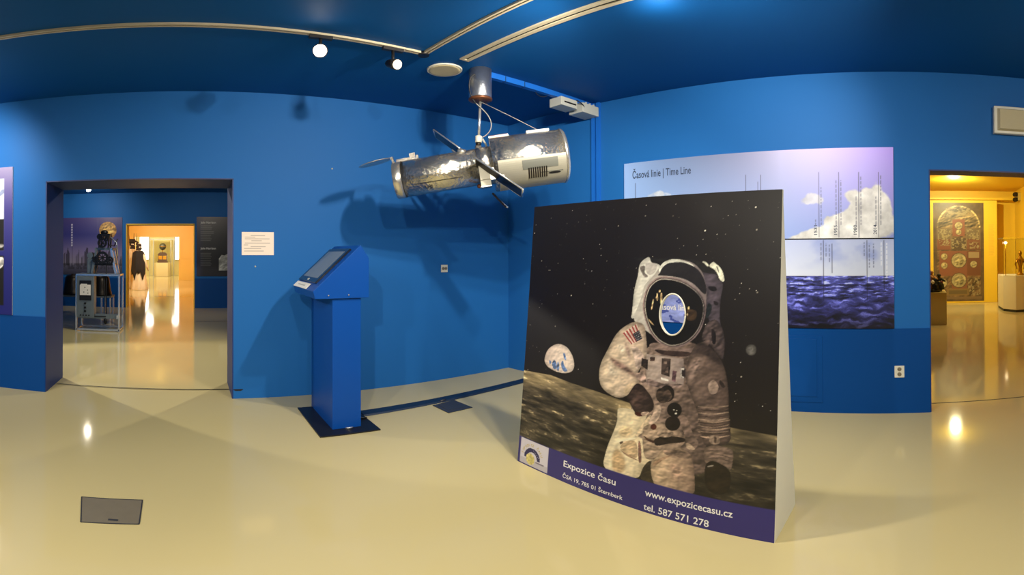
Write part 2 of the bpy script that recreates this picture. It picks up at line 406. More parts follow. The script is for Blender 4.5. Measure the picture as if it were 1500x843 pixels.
# thin joint lines in the floor where the rooms meet
struct('trim_3', MB().box(-1.49, .40, 4.93, 4.945, -.004, .0015), M['joint'])
struct('trim_4', MB(WR).box(S0, S1, .245, .262, -.004, .0015), M['joint'])
struct('trim_5', MB().box(.09, 2.4, 10.1, 10.13, -.004, .0015), M['joint'])

# ================================================================ clock room behind the left opening
Y2 = 12.6
struct('floor', MB().box(-5.2, 3.2, 4.9, 13.1, -.12, 0), M['floor'])
struct('ceiling', MB().box(-5.2, 3.2, 4.6, 13.1, H, H+.12), M['ceil'])
DX0, DX1, DZ = -1.812, .071, 2.322
b = MB(); b.box(-5.2, DX0, Y2, 13.05, 0, H); b.box(DX1, 3.2, Y2, 13.05, 0, H); b.box(DX0, DX1, Y2, 13.05, DZ, H)
struct('wall_clock_room', b, M['wall'])
struct('wall_clock_room_west', MB().box(-5.3, -5.2, 5.2, 13.1, 0, H), M['wall'])
struct('wall_clock_room_east', MB().box(3.2, 3.3, 5.2, 13.1, 0, H), M['wall'])
b = MB(); b.box(DX0-.006, DX0+.02, Y2-.01, 13.06, 0, DZ); b.box(DX1-.02, DX1+.006, Y2-.01, 13.06, 0, DZ); b.box(DX0, DX1, Y2-.01, 13.06, DZ-.03, DZ+.004)
struct('trim_6', b, M['yellow'])
struct('baseboard_clock_room', MB().box(-5.2, DX0-.01, Y2-.006, Y2+.01, 0, .82), M['dado'])
struct('baseboard_clock_room', MB().box(DX1+.01, 3.2, Y2-.006, Y2+.01, 0, .82), M['dado'])
# yellow hall
struct('floor', MB().box(-5.0, 2.0, 13.1, 26.6, -.12, 0), M['floor'])
struct('ceiling', MB().box(-5.0, 2.0, 13.05, 26.6, 3.2, 3.3), M['orange'])
struct('wall_hall_west', MB().box(-3.75, -3.6, 13.05, 26.6, 0, 3.2), M['orange'])
struct('wall_hall_east', MB().box(.42, .55, 13.05, 26.6, 0, 3.2), M['orange'])
b = MB(); b.box(-3.6, -3.25, 26, 26.5, 0, 3.2); b.box(-.74, .42, 26, 26.5, 0, 3.2); b.box(-3.25, -.74, 26, 26.5, 2.46, 3.2)
struct('wall_hall_end', b, M['orange'])
b = MB(); b.box(-.62, .3, 25.97, 26.01, 1.22, 1.26); b.box(-.62, .3, 25.97, 26.01, 2.3, 2.34); b.box(-.62, -.58, 25.97, 26.01, 1.26, 2.3)
struct('trim_7', b, M['orange'])
# end room with two windows
struct('floor', MB().box(-6, 3, 26.6, 32.2, -.12, 0), M['floor'])
struct('ceiling', MB().box(-6, 3, 26.5, 32.2, 3.2, 3.3), M['pale'])
struct('wall_end_room', MB().box(-6, 3, 32, 32.2, 0, 3.2), M['pale'])
struct('wall_end_room_west', MB().box(-6.1, -6, 26.5, 32.2, 0, 3.2), M['pale'])
struct('wall_end_room_east', MB().box(3, 3.1, 26.5, 32.2, 0, 3.2), M['pale'])
for k, (x0, x1) in enumerate(((-3.62, -3.02), (-1.16, -.70))):
    fr = MB(); z0, z1 = 1.1, 2.85
    fr.box(x0-.06, x0, 31.9, 32, z0-.06, z1+.06); fr.box(x1, x1+.09, 31.9, 32, z0-.06, z1+.06); fr.box(x0, x1, 31.9, 32, z1, z1+.06); fr.box(x0, x1, 31.9, 32, z0-.06, z0)
    o = fr.build('window_%d' % (k+1), M['greyplastic'], kind='structure')
    MB().box(x0, x1, 31.95, 31.97, z0, z1).build('pane', M['winlight'], o)

# ================================================================ gold room behind the right opening
struct('floor', MB().hexa([WR(-2, .12, -.12), WR(9.4, .12, -.12), (14, -5.0, -.12), (14, 2.2, -.12)], [WR(-2, .12, 0), WR(9.4, .12, 0), (14, -5.0, 0), (14, 2.2, 0)]), M['floor'])
struct('ceiling', MB().hexa([WR(-2, .25, 3.34), WR(9.4, .25, 3.34), (14, -5.0, 3.34), (14, 2.2, 3.34)], [WR(-2, .25, 3.44), WR(9.4, .25, 3.44), (14, -5.0, 3.44), (14, 2.2, 3.44)]), M['yellow'])
struct('wall_gold_room', MB().box(13.9, 14.05, -5, 2.3, 0, 3.4), M['yellow'])
struct('wall_gold_room_south', MB().box(4.3, 13.9, -3.2, -3.08, 0, 3.4), M['yellow'])
struct('wall_gold_room_north', MB().box(4.4, 14, 1.8, 1.95, 0, 3.4), M['yellow'])
struct('wall_gold_room_step', MB().box(13.75, 13.9, -3.08, -2.42, 0, .55), M['khaki'])
struct('trim_8', MB().box(13.4, 13.9, -3.08, 1.8, 3.02, 3.08), M['yellow'])

# ================================================================ the astronaut photo stand
BL, BR, TL, TR = (np.array(p) for p in ((2.010, 2.357, 0), (1.949, .624, 0), (2.176, 2.36, 1.826), (2.137, .63, 1.808)))
NB = nrm(np.cross(BR-BL, TL-BL)); NB = NB if NB[0] < 0 else -NB      # towards the viewers
def board(u, v, off=0):
    p = (BL*(1-u)+BR*u)*(1-v)+(TL*(1-u)+TR*u)*v; return p+NB*off
def board_a(off):
    def f(U, V):
        p = (BL*(1-U[..., None])+BR*U[..., None])*(1-V[..., None])+(TL*(1-U[..., None])+TR*U[..., None])*V[..., None]+NB*off
        return p[..., 0], p[..., 1], p[..., 2]
    return f
LAYERS = [
([111,436,129,479,179,507,230,500,261,471,271,438,261,417,223,404,173,404,130,414],(226,205,190),(240,222,205),0.12,1,0.15,0,1),
([155,426,164,445,178,440,184,413,167,410],(90,115,160),(90,115,160),0.5,1,0.0,0,1),
([185,445,196,429,193,404,182,413],(90,115,160),(90,115,160),0.5,1,0.0,0,1),
([201,433,211,453,221,430,242,416,218,409],(90,115,160),(90,115,160),0.5,1,0.0,0,1),
([138,441,154,436,145,421],(90,115,160),(90,115,160),0.5,1,0.0,0,1),
([209,476,222,475,229,449,217,457],(90,115,160),(90,115,160),0.5,1,0.0,0,1),
([934,569,932,561,927,555,919,552,911,554,904,559,902,567,904,575,910,581,918,583,926,582,932,577],(150,146,138),(80,78,74),0.25,1,0.4,0,1),
([921,570,920,567,918,564,914,563,911,563,908,566,907,569,908,572,910,575,914,576,918,575,920,573],(95,92,88),(95,92,88),0.2,1,0.0,0,1),
([512,803,501,813,547,810,615,809,663,811,710,810,750,802,777,789,809,770,814,750,749,763,711,788,648,800],(30,28,26),(30,28,26),0.3,1,0.0,0,1),
([567,816,545,806,532,795,527,782,525,757,518,732,512,705,510,666,508,636,505,627,514,623,524,632,535,622,570,614,601,669,628,776,600,794,573,796],(234,230,214),(216,214,206),0.1,1,0.15,0,1),
([530,784,550,788,552,779,549,766,562,758,565,754,552,751,544,759,533,774],(110,102,96),(110,102,96),0.4,1,0.0,0,1),
([551,798,600,794,592,770,575,759,558,763,553,785],(178,172,165),(195,188,180),0.1,1,0.0,0,1),
([747,775,778,769,805,768,809,753,825,746,825,726,820,706,817,657,825,618,796,616,777,655,773,699,771,729,761,754],(92,82,92),(70,62,70),0.22,1,0.2,0,1),
([777,734,803,734,808,723,792,719,780,726],(18,14,16),(18,14,16),0.2,1,0.0,0,1),
([779,690,794,681,790,661,778,640,772,654],(28,34,36),(28,34,36),0.3,1,0.0,0,1),
([796,695,813,691,812,681,799,683],(30,24,26),(30,24,26),0.3,1,0.0,0,1),
([753,802,765,804,779,792,775,787,762,798],(220,220,200),(220,220,200),0.2,1,0.0,0,1),
([780,794,792,803,800,797,812,790,824,775,831,751,825,747,814,753,807,770,795,782,780,788],(226,226,204),(226,226,204),0.15,1,0.0,0,1),
([801,792,808,787,813,770,809,776],(60,56,48),(60,56,48),0.2,1,0.0,0,1),
([565,560,773,580,800,467,781,302,818,203,721,159,549,196,518,338,547,431],(160,138,122),(78,64,58),0.35,1,0.1,0,1),
([765,600,776,631,807,647,831,618,839,575,834,531,819,543,794,571,762,582],(92,78,76),(64,54,54),0.4,1,0.3,0,1),
([792,619,808,610,810,576,798,572],(24,19,20),(24,19,20),0.3,1,0.0,0,1),
([620,789,639,801,658,809,690,807,727,798,757,775,773,734,775,680,768,634,743,590,702,560,646,556,589,581,529,610,514,623,546,698,550,725,569,745,592,764,601,778],(234,229,214),(120,106,106),0.08,1,0.1,0,1),
([611,768,611,786,635,801,657,805,689,803,720,793,748,776,764,754,773,729,772,709,757,716,732,738,698,752,657,758,618,759,598,759],(38,35,36),(28,25,27),0.15,1,0.0,0,1),
([603,778,616,797,644,808,673,808,695,803,717,797,734,786,721,791,692,800,661,799,635,796,616,783,607,765],(226,226,212),(226,226,212),0.12,1,0.0,0,1),
([552,698,548,661,560,624,583,585,614,560,653,548,674,550,709,562,740,584,761,612,773,650,774,682,763,706,736,729,698,747,657,756,614,757,592,750,566,730],(176,150,142),(104,90,92),0.15,1,0.0,0,1),
([556,696,553,661,564,625,586,588,616,564,654,553,673,555,708,566,737,587,757,614,769,650,770,681,759,704,733,726,696,743,657,752,616,753,595,747,570,727],(60,46,44),(40,34,34),0.15,1,0.0,0,1),
([559,695,556,661,567,626,588,590,617,566,654,555,673,557,707,568,735,589,755,615,766,651,767,680,757,703,732,724,696,741,657,750,617,751,596,744,572,726],(205,196,178),(120,112,110),0.15,1,0.0,0,1),
([562,694,559,661,570,627,590,592,618,569,654,558,673,560,705,570,733,591,752,616,764,651,765,680,755,702,730,722,695,739,657,747,618,748,598,742,575,724],(13,11,9),(17,14,10),0.2,1,0.0,0,1),
([581,658,585,679,589,693,590,677,585,655],(226,190,135),(205,175,130),0.5,1,0.0,0,1),
([599,706,604,708,606,686,602,683],(226,190,135),(205,175,130),0.5,1,0.0,0,1),
([613,706,621,710,622,681,615,672],(226,190,135),(205,175,130),0.5,1,0.0,0,1),
([606,715,613,718,614,710,608,709],(226,190,135),(205,175,130),0.5,1,0.0,0,1),
([569,630,578,625,601,608,584,615],(226,190,135),(205,175,130),0.5,1,0.0,0,1),
([596,696,603,699,605,688,600,685],(226,190,135),(205,175,130),0.5,1,0.0,0,1),
([708,666,729,666,745,663,743,638,719,632,707,640],(74,54,34),(40,30,18),0.4,1,0.0,0,1),
([719,669,718,666,716,665,713,666,712,669,713,672,715,674,718,673],(238,215,150),(238,215,150),0.1,1,0.0,0,1),
([715,651,714,648,712,647,710,648,709,650,710,653,712,655,714,654],(190,170,130),(190,170,130),0.1,1,0.0,0,1),
([579,554,610,561,655,553,730,553,769,580,793,588,782,560,747,536,698,527,630,525,589,533],(150,128,116),(96,80,76),0.2,1,0.0,0,1),
([593,539,630,525,698,527,751,540,714,545,647,540],(58,44,40),(58,44,40),0.3,1,0.0,0,1),
([518,617,471,591,442,562,419,520,391,472,383,434,392,395,420,376,466,365,500,375,532,408,554,434,536,451,568,501,576,524,569,567,561,611],(238,217,186),(206,182,160),0.16,1,0.3,0,1),
([416,497,458,486,509,470,558,437,515,451,454,467],(132,106,96),(132,106,96),0.4,2,0.0,0,1),
([480,562,505,527,515,490,496,518],(145,120,112),(145,120,112),0.3,2,0.0,0,1),
([423,467,438,475,445,448,480,463,456,438,430,442],(236,220,196),(236,220,196),0.2,2,0.0,0,1),
([454,543,489,540,482,504,461,517],(232,214,188),(232,214,188),0.2,2,0.0,0,1),
([489,400,517,421,540,430,518,405,501,377],(222,196,160),(222,196,160),0.2,2,0.0,0,1),
([509,542,525,506,538,462,568,501,557,525,538,538],(208,188,170),(170,148,138),0.3,1,0.0,0,1),
([529,453,561,466,581,446,578,423,554,434],(160,136,124),(160,136,124),0.5,1,0.0,0,1),
([474,575,529,609,554,566,512,543],(222,206,190),(222,206,190),0.1,1,0,0,0),
([476,575,481,579,517,546,513,544],(158,56,50),(158,56,50),0.1,1,0,0,0),
([487,582,493,586,526,551,522,549],(158,56,50),(158,56,50),0.1,1,0,0,0),
([498,590,504,593,535,555,530,553],(158,56,50),(158,56,50),0.1,1,0,0,0),
([510,597,515,600,543,560,539,558],(158,56,50),(158,56,50),0.1,1,0,0,0),
([521,604,526,607,551,565,547,562],(158,56,50),(158,56,50),0.1,1,0,0,0),
([515,576,540,591,554,566,533,555],(46,46,56),(46,46,56),0.3,1,0,0,0),
([523,575,521,574,519,574,519,576,521,576],(190,186,180),(190,186,180),0,1,0.0,0,1),
([527,570,525,569,523,569,523,571,525,572],(190,186,180),(190,186,180),0,1,0.0,0,1),
([531,565,529,564,527,564,527,566,529,567],(190,186,180),(190,186,180),0,1,0.0,0,1),
([534,560,533,559,531,559,531,561,533,562],(190,186,180),(190,186,180),0,1,0.0,0,1),
([529,579,527,577,525,578,525,579,527,580],(190,186,180),(190,186,180),0,1,0.0,0,1),
([532,574,531,572,529,572,529,574,531,575],(190,186,180),(190,186,180),0,1,0.0,0,1),
([536,569,535,567,533,567,533,569,535,570],(190,186,180),(190,186,180),0,1,0.0,0,1),
([540,563,539,562,536,562,536,564,538,565],(190,186,180),(190,186,180),0,1,0.0,0,1),
([535,582,533,581,531,581,531,583,533,584],(190,186,180),(190,186,180),0,1,0.0,0,1),
([538,577,537,575,535,576,535,577,537,578],(190,186,180),(190,186,180),0,1,0.0,0,1),
([542,572,540,570,538,570,538,572,540,573],(190,186,180),(190,186,180),0,1,0.0,0,1),
([545,566,544,565,542,565,542,567,544,568],(190,186,180),(190,186,180),0,1,0.0,0,1),
([541,586,539,584,537,585,537,586,539,587],(190,186,180),(190,186,180),0,1,0.0,0,1),
([544,580,543,579,540,579,540,581,542,582],(190,186,180),(190,186,180),0,1,0.0,0,1),
([547,575,546,573,544,574,544,575,546,576],(190,186,180),(190,186,180),0,1,0.0,0,1),
([550,569,549,568,547,568,547,570,549,571],(190,186,180),(190,186,180),0,1,0.0,0,1),
([572,522,648,523,705,523,711,486,709,443,653,430,618,427,577,430,575,475],(190,172,158),(150,134,128),0.12,1,0.1,0,0),
([580,450,635,439,709,450,709,441,653,427,618,426,577,427],(120,102,96),(120,102,96),0.5,1,0.0,0,1),
([586,514,605,516,605,505,588,502],(74,54,48),(74,54,48),0.45,1,0,0,0),
([630,516,662,518,660,464,630,468],(58,48,44),(58,48,44),0.45,1,0,0,0),
([556,507,579,505,579,474,554,483],(46,37,34),(46,37,34),0.45,1,0,0,0),
([638,509,648,510,648,500,637,500],(130,112,100),(130,112,100),0.45,1,0,0,0),
([645,492,654,493,654,475,644,475],(104,88,80),(104,88,80),0.45,1,0,0,0),
([629,458,656,456,657,450,631,451],(244,238,226),(244,238,226),0.05,1,0,0,0),
([670,484,684,484,681,451,668,454],(92,66,72),(92,66,72),0.4,1,0,0,0),
([696,497,715,501,715,465,697,466],(40,32,32),(40,32,32),0.3,1,0.0,0,1),
([697,495,710,497,709,490,701,490,702,472,710,471,710,466,697,467],(206,198,188),(206,198,188),0.2,1,0,0,0),
([758,579,814,550,843,508,855,440,856,396,863,347,867,294,785,269,773,316,763,362,751,391,733,424,715,465,717,512,735,556],(118,100,89),(78,63,57),0.25,1,0.35,0,1),
([754,578,786,573,823,540,835,514,804,525,768,545,736,535],(52,43,40),(44,36,34),0.3,2,0.0,0,1),
([733,520,768,538,758,492,728,452,718,480],(132,112,102),(132,112,102),0.4,2,0.0,0,1),
([787,460,806,476,824,461,819,436,796,430],(158,138,122),(140,120,108),0.2,1,0.0,0,1),
([825,479,845,460,837,453,824,465],(40,32,30),(40,32,30),0.2,1,0.0,0,1),
([759,392,809,395,856,408,856,404,809,391,760,388],(140,120,104),(140,120,104),0.3,1,0.0,0,1),
([759,383,810,386,856,399,856,395,810,381,760,379],(70,57,51),(70,57,51),0.3,1,0.0,0,1),
([759,373,810,376,857,389,857,386,810,372,760,369],(140,120,104),(140,120,104),0.3,1,0.0,0,1),
([760,364,810,367,857,380,857,377,811,363,761,360],(70,57,51),(70,57,51),0.3,1,0.0,0,1),
([760,355,811,358,857,371,857,368,811,353,761,350],(140,120,104),(140,120,104),0.3,1,0.0,0,1),
([761,345,811,348,858,362,858,358,811,344,762,341],(70,57,51),(70,57,51),0.3,1,0.0,0,1),
([761,336,811,339,858,353,858,349,812,335,762,331],(140,120,104),(140,120,104),0.3,1,0.0,0,1),
([762,326,812,330,858,344,858,340,812,325,763,322],(70,57,51),(70,57,51),0.3,1,0.0,0,1),
([762,317,812,320,859,334,859,331,812,316,763,312],(140,120,104),(140,120,104),0.3,1,0.0,0,1),
([767,350,814,353,862,367,862,364,814,348,769,346],(146,124,106),(146,124,106),0.3,1,0.0,0,1),
([768,339,815,341,862,356,862,353,815,336,770,334],(72,58,50),(72,58,50),0.3,1,0.0,0,1),
([769,327,815,330,863,345,863,341,815,325,770,323],(146,124,106),(146,124,106),0.3,1,0.0,0,1),
([769,316,816,318,863,333,863,330,816,313,771,311],(72,58,50),(72,58,50),0.3,1,0.0,0,1),
([770,304,816,307,864,322,864,319,816,302,771,299],(146,124,106),(146,124,106),0.3,1,0.0,0,1),
([799,306,809,313,832,313,834,292,821,285,801,286],(150,130,112),(118,100,88),0.3,1,0.0,0,1),
([814,310,823,309,822,289,815,290],(70,56,48),(70,56,48),0.3,1,0.0,0,1),
([785,271,824,286,873,281,876,254,870,213,854,225,809,234,791,219,785,247],(140,118,102),(112,94,84),0.3,1,0.2,0,1),
([787,260,825,272,874,266,873,263,825,268,788,256],(92,76,68),(92,76,68),0.3,1,0.0,0,1),
([787,248,825,260,874,254,874,251,825,256,788,244],(92,76,68),(92,76,68),0.3,1,0.0,0,1),
([788,236,826,249,875,242,874,239,826,244,789,232],(92,76,68),(92,76,68),0.3,1,0.0,0,1),
([791,219,809,234,833,232,866,215,871,193,869,156,851,132,820,129,798,140,789,176],(36,28,20),(28,22,14),0.3,1,0.2,0,1),
([797,214,816,222,818,218,799,210],(150,140,128),(150,140,128),0.2,1,0.0,0,1),
([471,319,473,287,456,239,436,186,422,109,509,111,569,113,580,156,600,185,628,195,625,233,574,254,548,258,578,309,590,343,539,342,473,336],(252,238,200),(224,202,164),0.12,1,0.12,0,1),
([461,179,483,202,517,163,508,115,461,114],(206,176,134),(190,160,120),0.2,2,0.0,0,1),
([486,276,535,281,537,255,500,240,480,245],(226,200,156),(226,200,156),0.2,2,0.0,0,1),
([501,227,553,246,562,179,523,185,487,200],(218,190,148),(196,168,132),0.2,1,0.0,0,1),
([455,208,500,236,548,252,549,247,500,229],(252,240,206),(252,240,206),0.05,1,0.0,0,1),
([483,200,519,187,561,178,561,175,515,181],(150,120,95),(150,120,95),0.2,1,0.0,0,1),
([486,221,500,228,501,222,490,213],(90,72,60),(90,72,60),0.3,1,0.0,0,1),
([581,319,605,343,594,290,548,251,544,257],(206,184,152),(206,184,152),0.2,1,0.0,0,1),
([611,186,626,213,646,242,685,256,735,249,754,212,763,132,758,111,701,107,625,106,605,153],(226,198,160),(132,108,94),0.2,1,0.25,0,1),
([647,236,693,246,743,242,749,225,702,222,656,219],(150,126,108),(110,92,80),0.4,1,0.0,0,1),
([673,197,704,201,727,176,714,143,687,147],(176,146,124),(176,146,124),0.3,3,0.0,0,1),
([611,178,647,210,690,226,655,205,622,171],(150,122,98),(150,122,98),0.3,1,0.0,0,1),
([590,172,600,182,608,177,613,138,626,111,571,113,581,143],(56,48,36),(48,40,30),0.3,1,0.0,0,1),
([558,247,569,238,576,171,563,170],(126,92,80),(126,92,80),0.3,1,0.0,0,1),
([572,292,613,316,690,319,730,278,694,243,646,235,624,194,584,187,573,254],(186,162,136),(130,110,96),0.3,1,0.15,0,1),
([572,266,603,256,652,260,650,251,596,247],(72,48,38),(72,48,38),0.3,1,0.0,0,1),
([613,262,656,282,722,288,726,275,669,259,622,238],(34,26,22),(34,26,22),0.5,1,0.0,0,1),
([628,291,667,306,687,295,668,277,625,272],(160,138,118),(160,138,118),0.4,1,0.0,0,1),
([707,366,730,346,748,300,771,280,750,251,728,272,713,318,692,343],(128,108,96),(96,80,72),0.35,1,0.0,0,1),
([725,274,738,273,757,261,753,255,728,254],(168,146,124),(168,146,124),0.2,1,0.0,0,1),
([680,417,678,403,669,392,656,386,642,387,632,395,628,408,630,422,640,433,653,439,666,437,676,429],(30,24,21),(30,24,21),0.3,1,0.0,0,1),
([618,424,661,428,676,401,638,376,613,391],(40,32,28),(88,72,62),0.5,1,0.0,0,1),
([708,371,705,359,696,349,683,344,670,345,660,351,656,362,659,375,668,385,681,390,694,389,704,382],(22,18,16),(22,18,16),0.2,1,0.0,0,1),
([705,329,702,317,693,307,680,301,666,301,655,308,651,319,654,331,664,342,677,347,691,347,701,340],(28,22,18),(28,22,18),0.3,1,0.0,0,1),
([692,357,690,355,686,354,683,356,685,359,690,360],(236,230,215),(236,230,215),0,1,0.0,0,1),
([683,367,682,365,679,365,677,366,679,368,682,368],(236,230,215),(236,230,215),0,1,0.0,0,1),
([692,367,691,365,689,365,687,366,689,367,691,368],(236,230,215),(236,230,215),0,1,0.0,0,1),
([623,303,622,298,618,293,612,291,607,291,602,294,601,298,602,303,606,307,611,310,617,310,621,307],(76,36,28),(76,36,28),0.2,1,0.0,0,1),
([612,372,638,372,632,333,607,305,589,308,609,344],(176,154,136),(176,154,136),0.3,1,0.0,0,1),
([540,428,564,424,597,396,611,371,605,349,583,337,570,327,542,329,521,355,504,371,518,398],(76,58,54),(42,33,30),0.35,1,0.3,0,1),
([539,336,569,336,587,344,579,329,556,322,540,325],(60,26,20),(60,26,20),0.3,1,0.0,0,1),
([560,333,569,340,596,346,587,334,570,327],(196,170,150),(196,170,150),0.3,1,0.0,0,1),
([521,359,539,378,557,389,543,375,528,354],(110,86,76),(110,86,76),0.3,2,0.0,0,1),
]

HU, HV, HRU, HRV = .6605, .6475, .0455, .060       # the face hole
def astronaut():
    h, w_ = 500, 440
    img = np.zeros((h, w_, 3))+np.array((22, 17, 14))/255.
    r = random.Random(4)
    for k in range(330):
        u, v = r.random(), .37+.63*r.random(); y, x = int(v*h), int(u*w_); a = r.random()**3*.8+.1
        img[min(y, h-1), min(x, w_-1)] += a*np.array((1, .98, .92))
        if r.random() < .10:
            for dy, dx in ((1, 0), (0, 1), (1, 1)): img[min(y+dy, h-1), min(x+dx, w_-1)] += a*np.array((.9, .88, .8))
    # lunar ground
    u = (np.arange(w_)+.5)/w_; v = (np.arange(h)+.5)/h
    hz = np.interp(u, [0, .154, .255, .382, .55, .864, 1], [.376, .386, .378, .371, .356, .344, .338])
    d = hz[None]-v[:, None]                                         # below the horizon
    st = noise(h, w_, 74, 13, 4, 3); st2 = noise(h, w_, 20, 5, 3, 5); fine = noise(h, w_, 120, 60, 2, 8)
    br = np.clip(1-d/.075, 0, 1)
    st = np.clip((st-.5)*1.9+.5, 0, 1); g = np.array((80, 71, 55))/255.*(.4+1.1*st[..., None])+np.array((136, 120, 84))/255.*(br*np.clip(st2*1.9-.35, 0, 1))[..., None]
    g += (np.clip(st-.62, 0, 1)*np.clip(fine-.45, 0, 1)*6)[..., None]*np.array((.75, .68, .5))
    g *= (.62+.38*np.clip(1-d/.22, 0, 1))[..., None]*(1.12-.45*u[None, :, None])
    mk = np.clip(d*h+.5, 0, 1)[..., None]; img = img*(1-mk)+np.clip(g, 0, 1)*mk
    for i, (P, c1, c2, n, soft, sh, ang, sm) in enumerate(LAYERS):
        paint(img, np.array(P)/1000., c1, c2, n, soft, sh, sm, i)
    rect(img, 0, 1, 0, .113, (46, 40, 108))
    # logo tile
    rect(img, .014, .170, .006, .110, (206, 200, 208)); rect(img, .014, .170, .006, .03, (186, 180, 186))
    U, V = np.meshgrid(u, v); R = np.hypot((U-.083)*1.733/1.83, (V-.038)); 
    m = (R < .043) & (R > .026) & (V > .030+.10*np.clip(U-.083, 0, 1)) & (V > .036-(U < .083)*.0); img[m] = np.array((40, 36, 82))/255.
    R2 = np.hypot((U-.074)*1.733/1.83, V-.034); m = R2 < .0235
    img[m] = (np.array((206, 192, 120))/255.)*(.8+.4*noise(h, w_, 120, 120, 2, 2)[m])[:, None]
    rect(img, .104, .150, .0265, .032, (120, 112, 124))
    for k in range(9): x, y = int((.09+.006*k)*w_), int((.072-.004*k)*h); img[y, x] = (.8, .8, .85)
    return img
t = thing('photo_stand', 'tilted photo stand with printed astronaut, moon ground and oval face hole', 'photo stand', (2.15, 1.48, 0))
printed('printed_face', astronaut(), board_a(0), M['ink'], t, hole=(HU, HV, HRU, HRV), label='printed photo of an astronaut in a white spacesuit on grey moon ground')
# core sheet with the oval hole
b = MB(); n = 72; angs = [2*PI*i/n for i in range(n)]
def edge_pt(a):
    c, s_ = math.cos(a), math.sin(a); k = min(((1-HU) if c > 0 else HU)/max(abs(c), 1e-6), ((1-HV) if s_ > 0 else HV)/max(abs(s_), 1e-6)); return HU+c*k, HV+s_*k
cor = [math.atan2(y-HV, x-HU) % (2*PI) for x, y in ((0, 0), (1, 0), (1, 1), (0, 1))]
angs = sorted(set(angs) | set(cor)); n = len(angs); vs = []
for off in (-.0015, -.018):
    for a in angs: vs.append(board(*edge_pt(a), off))
    for a in angs: vs.append(board(HU+1.0*HRU*math.cos(a), HV+1.0*HRV*math.sin(a), off))
fs = []
for i in range(n):
    j = (i+1) % n
    fs += [(i, j, n+j, n+i), (2*n+j, 2*n+i, 3*n+i, 3*n+j), (i, 2*n+i, 2*n+j, j), (n+j, 3*n+j, 3*n+i, n+i)]
b.add(vs, fs).build('front_sheet', M['boardcore'], t)
b = MB(); P = [board(HU+HRU*math.cos(2*PI*i/48), HV+HRV*math.sin(2*PI*i/48), .001) for i in range(48)]
b.tube(P+P[:1], .0045, 6).build('hole_rim', M['whiteplastic'], t, label='pale rim of the oval face hole')
# tapering white side sheets and a rear brace
for nm, (A, Bq, C, D) in {'side_sheet': ((1.953, .624, 0), (2.375, .640, 0), (2.168, .636, 1.800), (2.140, .630, 1.806)),
                          'side_sheet.001': ((2.014, 2.357, 0), (2.430, 2.350, 0), (2.205, 2.358, 1.82), (2.179, 2.36, 1.824))}.items():
    dy = .012 if A[1] < 1 else -.012
    MB().hexa([A, Bq, C, D], [(p[0], p[1]+dy, p[2]) for p in (A, Bq, C, D)]).build('side_sheet', M['boardcore'], t)
MB().hexa([(2.355, .652, 0), (2.375, .652, 0), (2.425, 2.338, 0), (2.405, 2.338, 0)], [(2.335, .652, .2), (2.353, .652, .2), (2.402, 2.338, .2), (2.383, 2.338, .2)]).build('rear_brace', M['boardcore'], t)
LW = 1.734
def btext(body, u0, u1, v, hgt):
    text('lettering', body, M['letters'], t, lambda x, y: board(u0+x/LW, v+y/1.83, .0009), width=(u1-u0)*LW, height=hgt, label='white lettering on the purple band')
btext('Expozice času', .249, .482, .0625, .046); btext('ČSA 19, 785 01 Šternberk', .249, .513, .0175, .030)
btext('www.expozicecasu.cz', .595, .881, .0615, .046); btext('tel. 587 571 278', .593, .811, .0095, .046)
word = 'EXPOZICE ČASU'
for k, ch in enumerate(word):
    if ch == ' ': continue
    a = math.radians(166-138*k/(len(word)-1)); ca, sa = math.cos(a-PI/2), math.sin(a-PI/2); cx, cy = .083*LW+.092*math.cos(a), .038*1.83+.092*math.sin(a)
    text('lettering', ch, M['gold'], t, lambda x, y: board((cx+(x-.007)*ca-y*sa)/LW, (cy+(x-.007)*sa+y*ca)/1.83, .0009), height=.018, label='gold arched lettering on the logo tile')

# ================================================================ timeline panels on the right wall
CLOUDS = [[608, -1, 668, 37, 710, 102, 760, 140, 768, 233, 810, 271, 839, 310, 855, 376, 835, 470, 843, 537, 872, 509, 904, 548, 925, 520, 945, 614, 953, 600, 957, 519, 978, 479, 998, 292, 1003, -26], [675, 400, 702, 466, 732, 518, 752, 475, 773, 447, 764, 354, 744, 395, 710, 371], [634, 92, 660, 111, 672, 91, 651, 71], [60, 557, 120, 596, 170, 611, 207, 562, 221, 517]]
ULINES = [(749, 13, 731, 1), (816, 11, 726, 1), (883, 9, 722, 1), (949, 8, 720, 1), (52, 533, 734, 1), (493, 538, 735, 1), (547, 530, 726, 1), (537, 532, 649, 0)]
UTEXT = [(756, 148, 562), (807, 145, 635), (823, 145, 634), (874, 143, 465), (890, 143, 683), (940, 141, 462), (956, 141, 681), (737, 148, 208)]
LLINES = [(763, 317, 990), (909, 318, 986), (966, 431, 984), (792, 624, 951)]
LTEXT = [(755, 769, 960, 0), (772, 807, 959, 0), (783, 746, 951, 0), (900, 812, 963, 0), (917, 683, 948, 0), (931, 683, 947, 0), (957, 705, 962, 1), (975, 568, 954, 1)]

